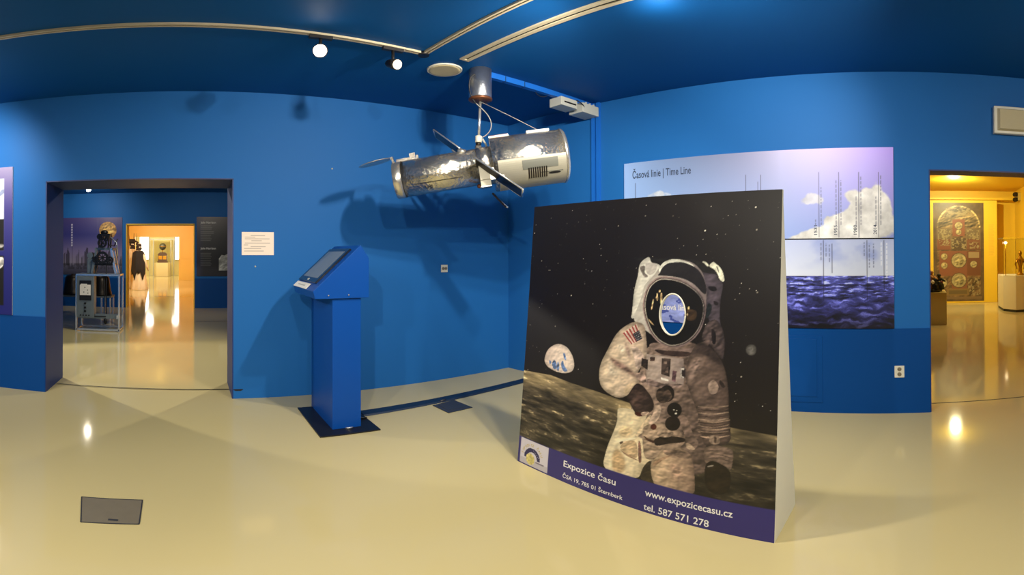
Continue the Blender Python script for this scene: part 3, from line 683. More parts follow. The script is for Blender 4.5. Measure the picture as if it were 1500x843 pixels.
def upper():
    h, w_ = 150, 480; u = np.linspace(0, 1, w_)[None, :, None]; v = np.linspace(0, 1, h)[:, None, None]
    c = lambda *x: np.array(x)/255.
    top = c(150, 182, 236)*np.clip(1-u*1.6, 0, 1)+c(186, 184, 226)*np.clip(1-abs(u-.62)/.62, 0, 1)*np.clip(u*1.6, 0, 1)+c(112, 86, 172)*np.clip((u-.62)/.38, 0, 1)
    bot = c(146, 184, 238)*(1-u)+c(138, 152, 214)*u
    img = bot*(1-v)+top*v
    img = np.clip(img, 0, 1); n_ = noise(h, w_, 8, 26, 5, 21)
    for k, P in enumerate(CLOUDS):
        r = poly_mask(h, w_, np.array(P)/1000., True, 2)
        if r is None: continue
        m, y0, y1, x0, x1 = r; q = noise(h, w_, 14, 44, 5, 31+k)[y0:y1, x0:x1]; m = blur(m, 4)
        m = np.clip((m+(q-.5)*.85-.40)*3.6, 0, 1)*np.clip(m*9, 0, 1)*(.94 if k == 0 else .66); m = m[..., None]
        cc = c(238, 237, 231)*(.70+.46*n_[y0:y1, x0:x1, None])
        img[y0:y1, x0:x1] = img[y0:y1, x0:x1]*(1-m)+np.clip(cc, 0, 1)*m
    for x, a, e, k in ULINES: rect(img, x/1000-.0009, x/1000+.0009, a/1000, e/1000, (44, 44, 66), .85 if k else .5)
    r = random.Random(3)
    for x, a, e in UTEXT:
        y = a/1000
        while y < e/1000:
            d = r.uniform(.02, .05); rect(img, x/1000-.0016, x/1000+.0016, y, min(e/1000, y+d), (70, 72, 96), .55); y += d+.012
    return img
def lower():
    h, w_ = 150, 480; c = lambda *x: np.array(x)/255.
    u = np.linspace(0, 1, w_)[None, :, None]; v = np.linspace(0, 1, h)[:, None, None]; hz = .597
    cl = noise(h, w_, 5, 12, 4, 41)[..., None]
    sky = c(206, 214, 232)*(1-np.clip((v-hz)/.4, 0, 1))+c(176, 188, 226)*np.clip((v-hz)/.4, 0, 1)
    sky = sky*(1-.55*np.clip((cl-.45)*3, 0, 1)*np.clip((v-hz-.06)*8, 0, 1)*np.clip(u*2-.9, 0, 1))+c(104, 124, 204)*(.55*np.clip((cl-.45)*3, 0, 1)*np.clip((v-hz-.06)*8, 0, 1)*np.clip(u*2-.9, 0, 1))
    t_ = np.clip((hz-v)/hz, 0, 1)
    sea = c(78, 84, 168)*(1-t_)**1.3+c(40, 42, 104)*(1-(1-t_)**1.3)*(1-t_**3)+c(13, 12, 30)*t_**3
    W1 = noise(h, w_, 64, 34, 4, 51); W2 = noise(h, w_, 24, 18, 5, 61)
    wr = noise(h, w_, 10, 30, 3, 63); rows = np.clip(np.arange(h)[:, None]+((wr-.5)*16).astype(int), 0, h-1)
    W1 = np.take_along_axis(W1, np.clip(np.arange(h)[:, None]+((wr-.5)*6).astype(int), 0, h-1), 0); W2 = np.take_along_axis(W2, rows, 0)
    wv = np.where(np.linspace(0, 1, h)[:, None] > .36, W1, W2)[..., None]
    wv = np.clip((wv-.5)*2.0+.5, 0, 1); sea = sea*(.30+1.25*wv)+c(176, 186, 226)*np.clip(wv-.66, 0, 1)*1.5*(1-.6*t_)
    lf = np.clip(1-(u-.27)/.16, 0, 1)                                  # the paler surf towards the left end
    surf = c(150, 162, 224)*(.75+.45*W2[..., None])
    surf = np.where(noise(h, w_, 14, 34, 3, 71)[..., None] > .62, c(70, 84, 160), surf)
    sea = sea*(1-lf)+surf*lf
    img = np.where(v > hz, sky, sea); img = np.clip(img, 0, 1)
    for x, a, e in LLINES: rect(img, x/1000-.0009, x/1000+.0009, a/1000, e/1000, (26, 28, 50), .9)
    r = random.Random(5)
    for x, a, e, k in LTEXT:
        y = a/1000
        while y < e/1000:
            d = r.uniform(.02, .05); rect(img, x/1000-.0018, x/1000+.0018, y, min(e/1000, y+d), (240, 242, 250) if k else (74, 80, 112), .8 if k else .55); y += d+.012
    return img
def wall_panel(name, label, img, z0, z1):
    o = MB(WR).box(PS, PS+PW, -.018, 0, z0, z1).build(name, M['darkletters'] if False else M['boardcore'], label=label, cat='wall panel', group='timeline panels on the right wall')
    printed('printed_sheet', img, lambda U, V: WR(PS+PW*U, -.019+0*U, z0+(z1-z0)*V), M['inkmatt'], o)
    return o
up = wall_panel('timeline_panel', 'upper sky timeline panel with white clouds and rotated years on the blue wall', upper(), 1.624, 2.442)
lo = wall_panel('timeline_panel', 'lower timeline panel showing dark blue sea below a pale horizon', lower(), .813, 1.612)
text('lettering', 'Časová linie | Time Line', M['darkletters'], up, lambda x, y: WR(1.858+x, -.0205, 2.275+y), width=.655, height=.078, label='slate title lettering')
text('lettering', 'Časová linie', M['letters'], lo, lambda x, y: WR(2.128+x, -.0205, .935+y), width=.365, height=.060, label='white title lettering')
for yr, s_ in (('1531', 3.725), ('1955', 3.905), ('1980', 4.080), ('2014', 4.256)):
    text('lettering', yr, M['darkletters'], up, lambda x, y: WR(s_-y, -.0205, 1.655+x), width=.085, height=.030, label='rotated year lettering')
struct('trim_9', MB(WR).box(PS, PS+PW, -.012, 0, 1.612, 1.624), M['slot'])

# ================================================================ touch screen kiosk
k = thing('information_kiosk', 'blue touch screen kiosk on a black base plate before the left wall', 'kiosk', (1.225, 3.8, 0))
MB().box(.975, 1.480, 3.405, 4.175, 0, .012).build('base_plate', M['blacksteel'], k, bevel=.002)
MB().box(1.112, 1.357, 3.527, 4.180, .012, 1.142).build('column', M['kiosk'], k, bevel=.003)
prof = [(.966, 1.142), (1.417, 1.142), (1.417, 1.467), (1.342, 1.570), (.945, 1.205), (.932, 1.150)]
prof = [(.960, 1.140), (1.417, 1.140), (1.417, 1.467), (1.344, 1.571), (.942, 1.203)]
MB().prism(prof, 'y', 3.5, 4.2).build('housing', M['kiosk'], k, bevel=.003)
A, Bt = np.array((.942, 0, 1.203)), np.array((1.344, 0, 1.571)); sd = nrm(Bt-A); sl = np.linalg.norm(Bt-A); sn = np.array((-sd[2], 0, sd[0]))
def slope(b_, y0, y1, a0, a1, h0, h1):
    P = [A+sd*a0*sl, A+sd*a1*sl]; r = lambda y, h_: [(P[0]+sn*h_)+(0, y[0], 0), (P[0]+sn*h_)+(0, y[1], 0), (P[1]+sn*h_)+(0, y[1], 0), (P[1]+sn*h_)+(0, y[0], 0)]
    return b_.hexa(r((y0, y1), h0), r((y0, y1), h1))
bz = slope(MB(), 3.605, 4.185, .14, .90, -.002, .016).build('monitor', M['bezel'], k, bevel=.003)
slope(MB(), 3.665, 4.125, .23, .83, .0155, .0172).build('display', M['screen'], bz)
slope(MB(), 3.86, 3.90, .165, .20, .0155, .018).build('button', M['greyplastic'], bz)
sg = slope(MB(), 3.72, 4.19, .0, .115, .003, .006).build('label_card', M['white'], k)
slope(MB(), 3.83, 4.08, .045, .07, .006, .0068).build('printed_line', M['greyplastic'], sg)
for x in (1.07, 1.24): MB().cyl((x, 3.5, 1.168), (x, 3.494, 1.168), .006, 10).build('screw', M['chrome'], k)
MB().tube([(1.22, 3.515, .02), (1.25, 3.505, .02), (1.28, 3.515, .02)], .008).build('lock', M['chrome'], k)
MB().tube([(1.357, 3.75, .04), (1.40, 3.72, .03), (1.44, 3.70, .018), (1.475, 3.70, .018)], .009).build('power_cable', M['black'], k)

# ================================================================ model of the telescope satellite and its ceiling mount
HUB = np.array((2.33, 3.250, 2.262)); ax = nrm((1.20, -.872, .226)); up_ = nrm(np.array((0, 0, 1))-ax*ax[2]); sidev = np.cross(up_, ax)
def TEL(x, y, z): return HUB+ax*x+sidev*y+up_*z          # x aft, -y towards the viewer, z up
if np.dot(sidev, HUB[:2].tolist()+[0]) < 0: sidev = -sidev
t = thing('satellite_model', 'silver foil space telescope model hanging below the blue ceiling', 'satellite model', tuple(HUB))
X = (1, 0, 0)
R1, R2 = .166, .240
fw = MB(TEL).lathe([(R1-.004, -.735), (R1, -.73), (R1, -.655)], (0, 0, 0), X, 40).build('front_ring', M['silver'], t)
MB(TEL).lathe([(R1-.003, -.652), (R1-.003, .0)], (0, 0, 0), X, 40).build('front_tube', M['foil'], t)
MB(TEL).lathe([(R1+.004, 0), (R1+.004, .125)], (0, 0, 0), X, 40).build('middle_band', M['foil'], t)
MB(TEL).lathe([(R1+.01, .125), (R2, .126), (R2, .735)], (0, 0, 0), X, 48).build('rear_shroud', M['foil'], t)
MB(TEL).lathe([(R2+.004, .735), (R2+.008, .742), (R2+.008, .752), (R2-.006, .768), (R2-.03, .772)], (0, 0, 0), X, 48).build('rear_rim', M['silver'], t)
cp = MB(TEL).shell(R2, .16, .734, math.radians(94), math.radians(178), .004).build('side_panel', M['cream'], t)
MB(TEL).shell(R2+.004, .36, .66, math.radians(100), math.radians(119), .003).build('patch', M['greypatch'], cp)
MB(TEL).shell(R2+.004, .50, .70, math.radians(128), math.radians(130), .002).build('seam', M['greypatch'], cp)
for i in range(9):
    x = .405+i*.0185; MB(TEL).shell(R2+.004, x, x+.010, math.radians(116), math.radians(140), .005, 6).build('vent_bar', M['bronze'], cp)
b = MB(TEL); b.add([TEL0 for TEL0 in [(.625+.055*math.cos(a), -(R2+.005)*math.sin(math.radians(133)+.05*math.sin(a)), (R2+.005)*math.cos(math.radians(133)+.05*math.sin(a))) for a in [2*PI*i/20 for i in range(20)]]], [tuple(range(20))])
b.build('oval_port', M['slot'], cp)
# boxes and fittings on the tubes
bx = MB(TEL); bx.box(.0, .085, -.185, -.10, -.205, -.10); bx.box(.0, .085, -.20, -.16, -.15, -.03); bx.build('equipment_box', M['cream'], t)
MB(TEL).box(-.002, .087, -.203, -.09, -.212, -.204).build('box_base', M['silver'], t)
MB(TEL).box(.085, .20, -.205, -.13, -.16, -.06).build('equipment_box', M['silver'], t)
b = MB(TEL); b.box(-.70, -.56, -.02, .02, R1-.004, R1+.020); b.build('top_rail', M['silver'], t)
b = MB(TEL); b.box(-.575, -.525, -.03, .01, R1-.006, R1+.052); b.box(-.52, -.50, -.02, .01, R1-.006, R1+.03); b.build('top_box', M['silver'], t)
MB(TEL).box(.46, .66, -.05, .06, R2-.02, R2+.018).build('top_plate', M['greyplastic'], t)
b = MB(TEL); b.box(.128, .30, -.07, .07, R2-.028, R2+.004); b.build('ribbed_patch', M['silver'], t)
for i in range(14):
    MB(TEL).box(.135+i*.0118, .140+i*.0118, -.072, .072, R2-.01, R2+.010).build('rib', M['copper'], t)
MB(TEL).cyl((-.09, -.07, R1-.035), (-.15, -.07, R1-.005), .026, 12).build('top_fitting', M['silver'], t)
MB(TEL).ball((-.015, -.05, -R1-.012), .020, 10, 6).build('bottom_knob', M['copper'], t)
MB(TEL).shell(R1, -.56, -.14, math.radians(122), math.radians(123.2), .0015, 2).build('tube_seam', M['slot'], t)
MB(TEL).shell(R1, -.655, -.650, math.radians(20), math.radians(180), .0015, 20).build('ring_seam', M['slot'], t)
# the two outline letters on the front tube, drawn as thin strokes
def stroke(pts):
    b_ = MB(TEL)
    for (x0, a0), (x1, a1) in zip(pts[:-1], pts[1:]):
        q = lambda x, a: (x, -(R1+.002)*math.sin(math.radians(a)), (R1+.002)*math.cos(math.radians(a)))
        b_.tube([q(x0, a0), q((x0+x1)/2, (a0+a1)/2), q(x1, a1)], .0022, 5)
    b_.build('lettering', M['slot'], t)
stroke([(-.475, 132), (-.455, 146), (-.43, 130)]); stroke([(-.41, 132), (-.435, 137), (-.41, 142), (-.435, 147)])
# open aperture door at the front
hg = MB(TEL); hg.bar((-.725, 0, R1-.01), (-.735, 0, R1+.045), .02); hg.bar((-.735, -.02, R1+.042), (-.735, .02, R1+.042), .022); hg.build('door_hinge', M['silver'], t)
dd = np.array([-.92, 0, -.10+.12]); dd = nrm((-.98, 0, .07-.16)); dn = np.array((dd[2], 0, -dd[0])); dn = nrm(dn*np.sign(dn[2])+np.array((0, -.12, 0)))
c0 = np.array((-.735, 0, R1+.045))+dd*.155
MB(TEL).lathe([(.150, -.004), (.155, 0), (.150, .004)], c0, dn, 36).build('aperture_door', M['silver'], t)
# solar wings: two long thin plates on a mast across the tube
def plate(p, q, wdir, wd, th, nm, par):
    p, q = np.array(p), np.array(q); d = nrm(q-p); wv = nrm(np.array(wdir)-d*np.dot(d, wdir)); nn = np.cross(d, wv)
    f = lambda a, s1, s2: p+(q-p)*a+wv*s1*wd/2+nn*s2*th/2
    core = MB().hexa([f(0, -1, -1), f(0, 1, -1), f(0, 1, 1), f(0, -1, 1)], [f(1, -1, -1), f(1, 1, -1), f(1, 1, 1), f(1, -1, 1)]).build(nm, M['navycell'], par)
    for s1 in (-1, 1):
        e = MB(); e.tube([f(0, s1, 0), f(1, s1, 0)], .0075, 8); e.build('wing_rail', M['chrome'], core)
    for a in (0, 1): MB().tube([f(a, -1, 0), f(a, 1, 0)], .009, 8).build('end_bar', M['chrome'], core)
vd = nrm(HUB-np.array((0, 0, 1.5)))
plate((2.190, 3.085, 2.262), (2.448, 2.801, 1.993), vd+np.array((0, 0, -.38)), .17, .012, 'solar_wing', t)
plate((2.127, 3.645, 2.628), (2.395, 3.390, 2.335), vd+np.array((0, 0, -.34)), .17, .012, 'solar_wing', t)
MB().tube([(2.20, 3.11, 2.255), HUB+np.array((0, 0, .02)), (2.39, 3.39, 2.345)], .010, 8).build('wing_mast', M['silver'], t)
MB().tube([(2.197, 3.462, 2.44), (2.262, 3.405, 2.365), (2.31, 3.33, 2.30)], .010, 8).build('antenna_boom', M['chrome'], t)
b = MB(); b.bar((2.404, 3.134, 2.02), (2.464, 3.023, 1.894), .03, .014); b.build('antenna', M['navycell'], t)
MB().tube([(2.409, 3.119, 1.998), (2.468, 3.010, 1.890)], .007, 8).build('antenna_boom', M['chrome'], t)
# ceiling mount
m = thing('ceiling_mount', 'silver cylinder on the ceiling with the thin rod carrying the telescope', 'ceiling mount', (2.355, 3.247, 2.88))
MB().lathe([(.097, 2.905), (.100, 2.91), (.100, H)], (2.355, 3.247, 0), n=40).build('canister', M['canister'], m)
MB().lathe([(.06, 2.878), (.098, 2.884), (.104, 2.89), (.104, 2.905)], (2.355, 3.247, 0), n=40).build('canister_base', M['copper'], m)
MB().cyl((2.355, 3.247, 2.89), (2.335, 3.247, 2.49), .013, 12).build('rod', M['chrome'], m)
b = MB(); b.cyl((2.336, 3.247, 2.545), (2.334, 3.247, 2.485), .030, 14); b.build('rod_clamp', M['whiteplastic'], m)
MB().cyl((2.334, 3.247, 2.49), (2.333, 3.247, 2.45), .024, 12).build('swivel', M['bronze'], m)
MB().cyl((2.333, 3.247, 2.452), (2.331, 3.247, 2.36), .030, 12).build('rod_foot', M['silver'], m)
def bez(*P, n=24):
    P = [np.array(p, float) for p in P]; out = []
    for i in range(n+1):
        Q = P; tt = i/n
        while len(Q) > 1: Q = [a*(1-tt)+c*tt for a, c in zip(Q[:-1], Q[1:])]
        out.append(Q[0])
    return out
b = MB(); b.tube(bez((2.27, 3.20, 3.11), (2.20, 3.24, 3.12), (2.20, 3.24, 2.85), (2.30, 3.24, 2.85), (2.42, 3.24, 2.78)), .0055, 6); b.build('supply_cable', M['blackcable'], m)
b = MB(); b.tube(bez((2.30, 3.24, 2.852), (2.36, 3.22, 2.79), (2.46, 3.2, 2.74), (2.50, 3.2, 2.64), (2.42, 3.22, 2.56), (2.355, 3.235, 2.53)), .0050, 6); b.build('supply_cable', M['wire'], m)
MB().tube([(2.36, 3.225, 2.52), (2.385, 3.21, 2.47), (2.40, 3.19, 2.40)], .009, 6).build('plug', M['greyplastic'], m)
MB().tube([(2.362, 3.236, 2.868), TEL(.56, -.03, R2+.02)], .0035, 6).build('stay_wire', M['wire'], m)

# ================================================================ ceiling fittings
def track(name, label, p, q, joints):
    p, q = np.array(p), np.array(q); d = nrm(q-p); x = np.array((-d[1], d[0], 0))
    o = thing(name, label, 'lighting track', tuple((p+q)/2), 'lighting tracks on the ceiling')
    f = lambda s_, a, z: p+d*s_+x*a+np.array((0, 0, z)); L_ = np.linalg.norm(q-p)
    for a0, a1 in ((-.022, -.006), (.006, .022)): MB(f).box(0, L_, a0, a1, -.018, 0).build('rail', M['trackwhite'], o)
    MB(f).box(0, L_, -.006, .006, -.008, 0).build('groove', M['bronze'], o)
    for s_ in joints: MB(f).box(s_-.06, s_+.06, -.026, .026, -.026, 0).build('joint', M['black'], o)
    return o
track('lighting_track', 'pale lighting track running along the left wall and carrying two spotlights', (-2.6, 2.985, H), (1.735, 3.165, H), [])
track('lighting_track', 'pale lighting track running from the corner joint out over the photo stand', (1.752, 3.14, H), (1.93, .2, H), [])
MB().lathe([(.045, H-.03), (.045, H)], (1.748, 3.168, 0), n=16).build('track_corner', M['black'], label='black corner joint where the two ceiling tracks meet', cat='track joint')
o = thing('air_slot', 'long black air slot in a beige frame beside the lighting track', 'air vent', (2.15, 2.2, H-.02))
p, q = np.array((2.10, 3.12, H)), np.array((2.285, .2, H)); d = nrm(q-p); x = np.array((d[1], -d[0], 0)); f = lambda s_, a, z: p+d*s_+x*a+np.array((0, 0, z)); L_ = np.linalg.norm(q-p)
b = MB(f); b.box(0, L_, -.045, -.012, -.012, 0); b.box(0, L_, .012, .045, -.012, 0); b.box(0, .02, -.012, .012, -.012, 0); b.build('slot_frame', M['trackwhite'], o)
MB(f).box(.02, L_, -.012, .012, -.004, 0).build('slot', M['slot'], o)
o = MB().lathe([(.150, H-.012), (.155, H-.006), (.155, H)], (2.085, 3.403, 0), n=40).build('ceiling_speaker', M['whiteplastic'], label='flat round beige speaker in the ceiling', cat='speaker')
MB().lathe([(.120, H-.0155), (.138, H-.013), (.138, H-.010)], (2.085, 3.403, 0), n=40).build('grille', M['speaker'], o)
def spotlight(name, label, at, head, aim, lens, r=.042, group='track spotlights'):
    at, head = np.array(at), np.array(head); a = nrm(np.array(aim)-head)
    o = thing(name, label, 'spotlight', tuple(at), group)
    MB().box(at[0]-.085, at[0]+.085, at[1]-.018, at[1]+.018, at[2]-.046, at[2]-.0185).build('track_adapter', M['lampbody'], o)
    MB().tube([at-np.array((0, 0, .04)), head-a*.03], .012, 10).build('arm', M['lampbody'], o)
    b_ = MB().lathe([(r*.55, -.11), (r*.8, -.09), (r, -.03), (r*1.05, .028)], head, a, 24).build('lamp_head', M['lampbody'], o)
    MB().lathe([(r*.9, .029), (r*.88, .033)], head, a, 24).build('lamp_lens', lens, b_)
    return o
spotlight('track_spotlight', 'glaring lit spotlight on the track facing the viewer', (.90, 3.131, H), (.885, 3.10, 3.025), (.2, .3, 1.6), M['lens'], .052)
spotlight('track_spotlight', 'dark track spotlight with its lit lens turned to the photo stand', (1.474, 3.155, H), (1.468, 3.10, 3.0), (1.9, .8, 2.0), M['lens2'])
spotlight('ceiling_spotlight', 'small glaring spotlight on the ceiling of the clock room', (-2.52, 11.05, H), (-2.52, 11.0, 3.08), (-1.4, 5, 2.4), M['lens3'], .06, None)
# blue trunking from the mount to the wall, and the grey boxes on it
o = MB().box(2.45, 3.86, 3.225, 3.275, H-.055, H).build('cable_trunking', M['trunk'], label='blue cable trunking on the ceiling from the mount to the corner wall', cat='cable trunking')
for x in (2.62, 2.85): MB().box(x, x+.006, 3.222, 3.278, H-.057, H).build('trunking_joint', M['strip'], o)
o = thing('junction_box', 'grey junction box nearer the telescope mount on the ceiling trunking', 'junction box', (3.41, 3.25, 3.02), 'junction boxes on the ceiling trunking')
MB().box(3.285, 3.525, 3.165, 3.335, 3.035, 3.131).build('case', M['greyplastic'], o, bevel=.006)
MB().box(3.33, 3.50, 3.160, 3.165, 3.07, 3.085).build('slot', M['slot'], o)
MB().box(3.34, 3.47, 3.20, 3.30, 3.131, H-.0565).build('bracket', M['black'], o)
o = thing('junction_box', 'grey junction box close to the corner wall on the ceiling trunking', 'junction box', (3.71, 3.25, 3.0), 'junction boxes on the ceiling trunking')
MB().box(3.575, 3.835, 3.135, 3.335, 3.015, 3.125).build('case', M['greyplastic'], o, bevel=.006)
for i in range(3): MB().cyl((3.64+i*.06, 3.15, 3.125), (3.64+i*.06, 3.15, 3.14), .012, 10).build('gland', M['greyplastic'], o)
MB().box(3.60, 3.72, 3.22, 3.28, 3.125, H-.056).build('bracket', M['black'], o)
MB().tube(bez((3.50, 3.155, 3.13), (3.58, 3.13, 3.10), (3.6, 3.13, 3.07), (3.60, 3.15, 3.06)), .006).build('link_cable', M['blackcable'], o)
b = MB(WR); b.box(1.345, 1.385, -.035, 0, 0, H); o = b.build('cable_duct', M['trunk'], label='wide blue vertical cable duct on the wall beside the panels', cat='cable duct', group='vertical cable ducts by the corner')
b = MB(WR); b.box(1.405, 1.447, -.030, 0, 0, H); b.build('cable_duct', M['trunk'], label='blue vertical cable duct nearest the timeline panels', cat='cable duct', group='vertical cable ducts by the corner')
MB().tube(bez((3.03, 3.27, 3.14), (3.07, 3.28, 3.09), (3.16, 3.28, 3.10), (3.2, 3.27, 3.14)), .004, 6).build('loose_cable', M['blackcable'], label='short loose cable loop hanging under the blue trunking', cat='cable')

# ================================================================ things on the walls
def socket(f, x, z, w_, h_, two, label, name='wall_socket'):
    o = MB(f).box(x-w_/2, x+w_/2, -.012, 0, z-h_/2, z+h_/2).build(name, M['whiteplastic'], label=label, cat='socket', bevel=.003)
    for dx, dz in two:
        c_ = f(x+dx, -.0125, z+dz); e = f(x+dx, -.02, z+dz); d_ = np.subtract(e, c_)
        MB().lathe([(.019, 0), (.019, .0015)], c_, d_, 18).build('socket_well', M['hatch'], o)
        for s_ in (-.008, .008): MB().cyl(np.add(c_, np.array(d_)*.2), np.add(f(x+dx+s_, -.0125, z+dz), np.array(d_)*.35) if False else np.add(c_, np.array(d_)*.4), .003, 6) if False else None
        for s_ in (-.007, .007):
            a_ = f(x+dx+s_, -.0138, z+dz); e_ = f(x+dx+s_, -.0165, z+dz); MB().cyl(a_, e_, .0028, 8).build('pin_hole', M['slot'], o)
    return o
WL = lambda x, n_, z: (x, LY+n_, z)
socket(WL, 2.795, 1.328, .088, .088, ((-.018, 0), (.018, 0)), 'small white wall socket on the left wall below the telescope')
socket(WR, 4.449, .408, .088, .112, ((0, .024), (0, -.024)), 'white double wall socket low on the right wall')
o = MB().box(.497, .823, LY-.004, LY, 1.487, 1.719).build('paper_notice', M['white'], label='white paper notice on the blue wall beside the left opening', cat='notice')
img = np.zeros((60, 84, 3))+np.array((240, 224, 208))/255.
for y, u0, u1 in ((.84, .28, .72), (.77, .10, .42), (.70, .10, .86), (.62, .30, .62), (.52, .10, .88), (.44, .07, .2), (.37, .28, .74), (.29, .08, .60), (.18, .08, .68)): rect(img, u0, u1, y-.012, y+.012, (140, 126, 118), .75)
printed('printed_sheet', img, lambda U, V: (.497+.326*U, LY-.0048+0*U, 1.487+.232*V), M['inkmatt'], o)
MB().ball((.635, LY-.001, 1.372), .010, 8, 5).build('wall_plug', M['greyplastic'], label='small grey wall plug just below the paper notice', cat='wall plug')
MB().ball((1.44, LY-.001, 2.40), .010, 8, 5).build('wall_plug', M['greyplastic'], label='small grey wall plug high on the wall left of the telescope', cat='wall plug')
b = MB(); b.add([(.465+.045*math.cos(a)*(1+.25*math.sin(3*a)), LY-.0015, .094+.015*math.sin(a)*(1+.3*math.cos(2*a))) for a in [2*PI*i/18 for i in range(18)]]+[(.465+.045*math.cos(a)*(1+.25*math.sin(3*a)), LY+.002, .094+.015*math.sin(a)*(1+.3*math.cos(2*a))) for a in [2*PI*i/18 for i in range(18)]], [tuple(range(18))]+[(i, (i+1) % 18, 18+(i+1) % 18, 18+i) for i in range(18)])
b.build('wall_scuff', M['stain'], label='dark scuff mark low on the wall beside the left opening', cat='scuff')
# panel at the far left
o = MB().box(-3.35, -1.876, LY-.02, LY, .830, 2.437).build('wall_panel', M['boardcore'], label='purple edged photo panel on the wall left of the opening', cat='wall panel')
img = vgrad(200, 170, [(0, (18, 26, 112)), (.35, (26, 30, 120)), (.7, (66, 62, 140)), (1, (150, 140, 178))])
rect(img, .03, .93, .434, .92, (214, 222, 238)); rect(img, .03, .93, .434, .645, (14, 13, 16)); rect(img, .03, .93, .066, .40, (10, 10, 12))
paint(img, np.array((.1, .70, .5, .76, .86, .80, .93, .86, .93, .80, .5, .70)), (150, 162, 196), None, .1)
paint(img, np.array((.70, .30, .84, .37, .93, .40, .93, .33, .88, .30, .80, .26)), (232, 230, 226), None, .3); paint(img, np.array((.76, .45, .84, .47, .93, .48, .93, .455, .82, .44)), (196, 194, 190), None, .3)
printed('printed_sheet', img, lambda U, V: (-3.35+1.474*U, LY-.0208+0*U, .830+1.607*V), M['inkmatt'], o)
# emergency luminaire over the right opening
o = MB(WR).box(5.316, 5.70, -.055, 0, 2.595, 2.865).build('emergency_light', M['whiteplastic'], bevel=.006, label='pale box shaped emergency light high above the right opening', cat='light fitting')
b = MB(WR); b.hexa([(5.345, -.055, 2.62), (5.67, -.055, 2.62), (5.67, -.055, 2.84), (5.345, -.055, 2.84)], [(5.365, -.085, 2.635), (5.65, -.085, 2.635), (5.65, -.085, 2.825), (5.365, -.085, 2.825)]); b.build('diffuser', M['speaker'], o)
# access hatch in the dado
o = MB(WR).box(3.30, 3.765, -.014, -.004, .10, .742).build('access_hatch', M['dado'], label='flush blue access hatch low in the wall beside the photo stand', cat='access hatch', bevel=.002)
MB(WR).box(3.33, 3.715, -.020, -.012, .16, .712).build('hatch_door', M['dado'], o, bevel=.002)
# floor hatches and cable cover
o = MB().hexa([(-.602, 2.486, -.002), (-.266, 2.505, -.002), (-.253, 2.228, -.002), (-.536, 2.20, -.002)][::-1], [(-.602, 2.486, .003), (-.266, 2.505, .003), (-.253, 2.228, .003), (-.536, 2.20, .003)][::-1]).build('floor_hatch', M['hatch'], label='grey square floor hatch in the cream floor near the viewer', cat='floor hatch')
o.location.z += 0
b = MB(); P = [(-.602, 2.486), (-.266, 2.505), (-.253, 2.228), (-.536, 2.20)]
for i in range(4): b.bar((*P[i], .0035), (*P[(i+1) % 4], .0035), .006, .003)
b.build('hatch_frame', M['hatchdark'], o)
b = MB(); b.box(-.41, -.36, 2.245, 2.262, .003, .005); b.build('lift_handle', M['hatchdark'], o)
o = MB().hexa([(2.182, 3.787, -.002), (2.447, 3.827, -.002), (2.463, 3.533, -.002), (2.192, 3.519, -.002)][::-1], [(2.182, 3.787, .006), (2.447, 3.827, .006), (2.463, 3.533, .006), (2.192, 3.519, .006)][::-1]).build('floor_box', M['hatchdark'], label='dark square floor box beside the cable cover below the telescope', cat='floor box')
MB().box(2.225, 2.425, 3.57, 3.76, .005, .008).build('box_lid', M['hatchdark'], o, bevel=.001)
MB().hexa([(1.486, 3.777, 0), (3.80, 3.925, 0), (3.79, 4.045, 0), (1.486, 3.927, 0)], [(1.486, 3.79, .014), (3.80, 3.94, .014), (3.79, 4.03, .014), (1.486, 3.91, .014)]).build('cable_cover', M['strip'], label='long dark blue cable cover across the floor from the kiosk', cat='cable cover')
MB().cyl((2.30, 3.845, .012), (2.36, 3.848, .02), .010, 8).build('cable_clip', M['hatchdark'], label='small clip on the cable cover beside the floor box', cat='clip')

# ================================================================ clock room contents
o = MB().box(-3.75, -1.925, Y2-.02, Y2, .90, 2.505).build('wall_poster', M['boardcore'], label='purple harbour poster with a golden coin on the far blue wall', cat='poster', group='posters in the clock room')
img = vgrad(130, 150, [(0, (58, 58, 76)), (.14, (92, 90, 112)), (.22, (150, 142, 168)), (.42, (122, 112, 158)), (.7, (52, 54, 124)), (1, (70, 62, 120))])
nz = noise(130, 150, 10, 60, 3, 81); vv = np.linspace(0, 1, 130)[:, None]
mast = (noise(2, 150, 1, 70, 2, 83)[0] > .52)[None] & (vv < .22+.34*noise(2, 150, 1, 30, 2, 85)[0][None]) & (vv > .16)
img[mast] = img[mast]*.55; img *= (1-.25*((vv > .10) & (vv < .20))*(nz > .5))[..., None]
paint(img, np.array(disc(.778, .772, .135, .150)), (206, 156, 82), (188, 140, 76), .35, 1, .15); paint(img, np.array(disc(.778, .772, .10, .112)), (216, 170, 96), None, .5)
for k_ in range(9): rect(img, .205, .228, .50+.045*k_, .53+.045*k_, (228, 226, 232), .8)
for x in (.62, .985): rect(img, x, x+.004, .15, .97, (150, 146, 170), .35)
printed('printed_sheet', img, lambda U, V: (-3.75+1.825*U, Y2-.0215+0*U, .90+1.605*V), M['inkmatt'], o)
o = MB().box(.128, 1.35, Y2-.02, Y2, .882, 2.512).build('wall_poster', M['boardcore'], label='dark text poster on the far blue wall right of the yellow opening', cat='poster', group='posters in the clock room')
img = vgrad(150, 110, [(0, (20, 20, 32)), (.3, (26, 27, 30)), (.7, (50, 50, 52)), (1, (92, 86, 86))]); uu = np.linspace(0, 1, 110)[None, :, None]; img = img*np.clip(uu*4+.3, 0, 1)+np.array((30, 28, 84))/255.*np.clip(.7-uu*4, 0, 1)
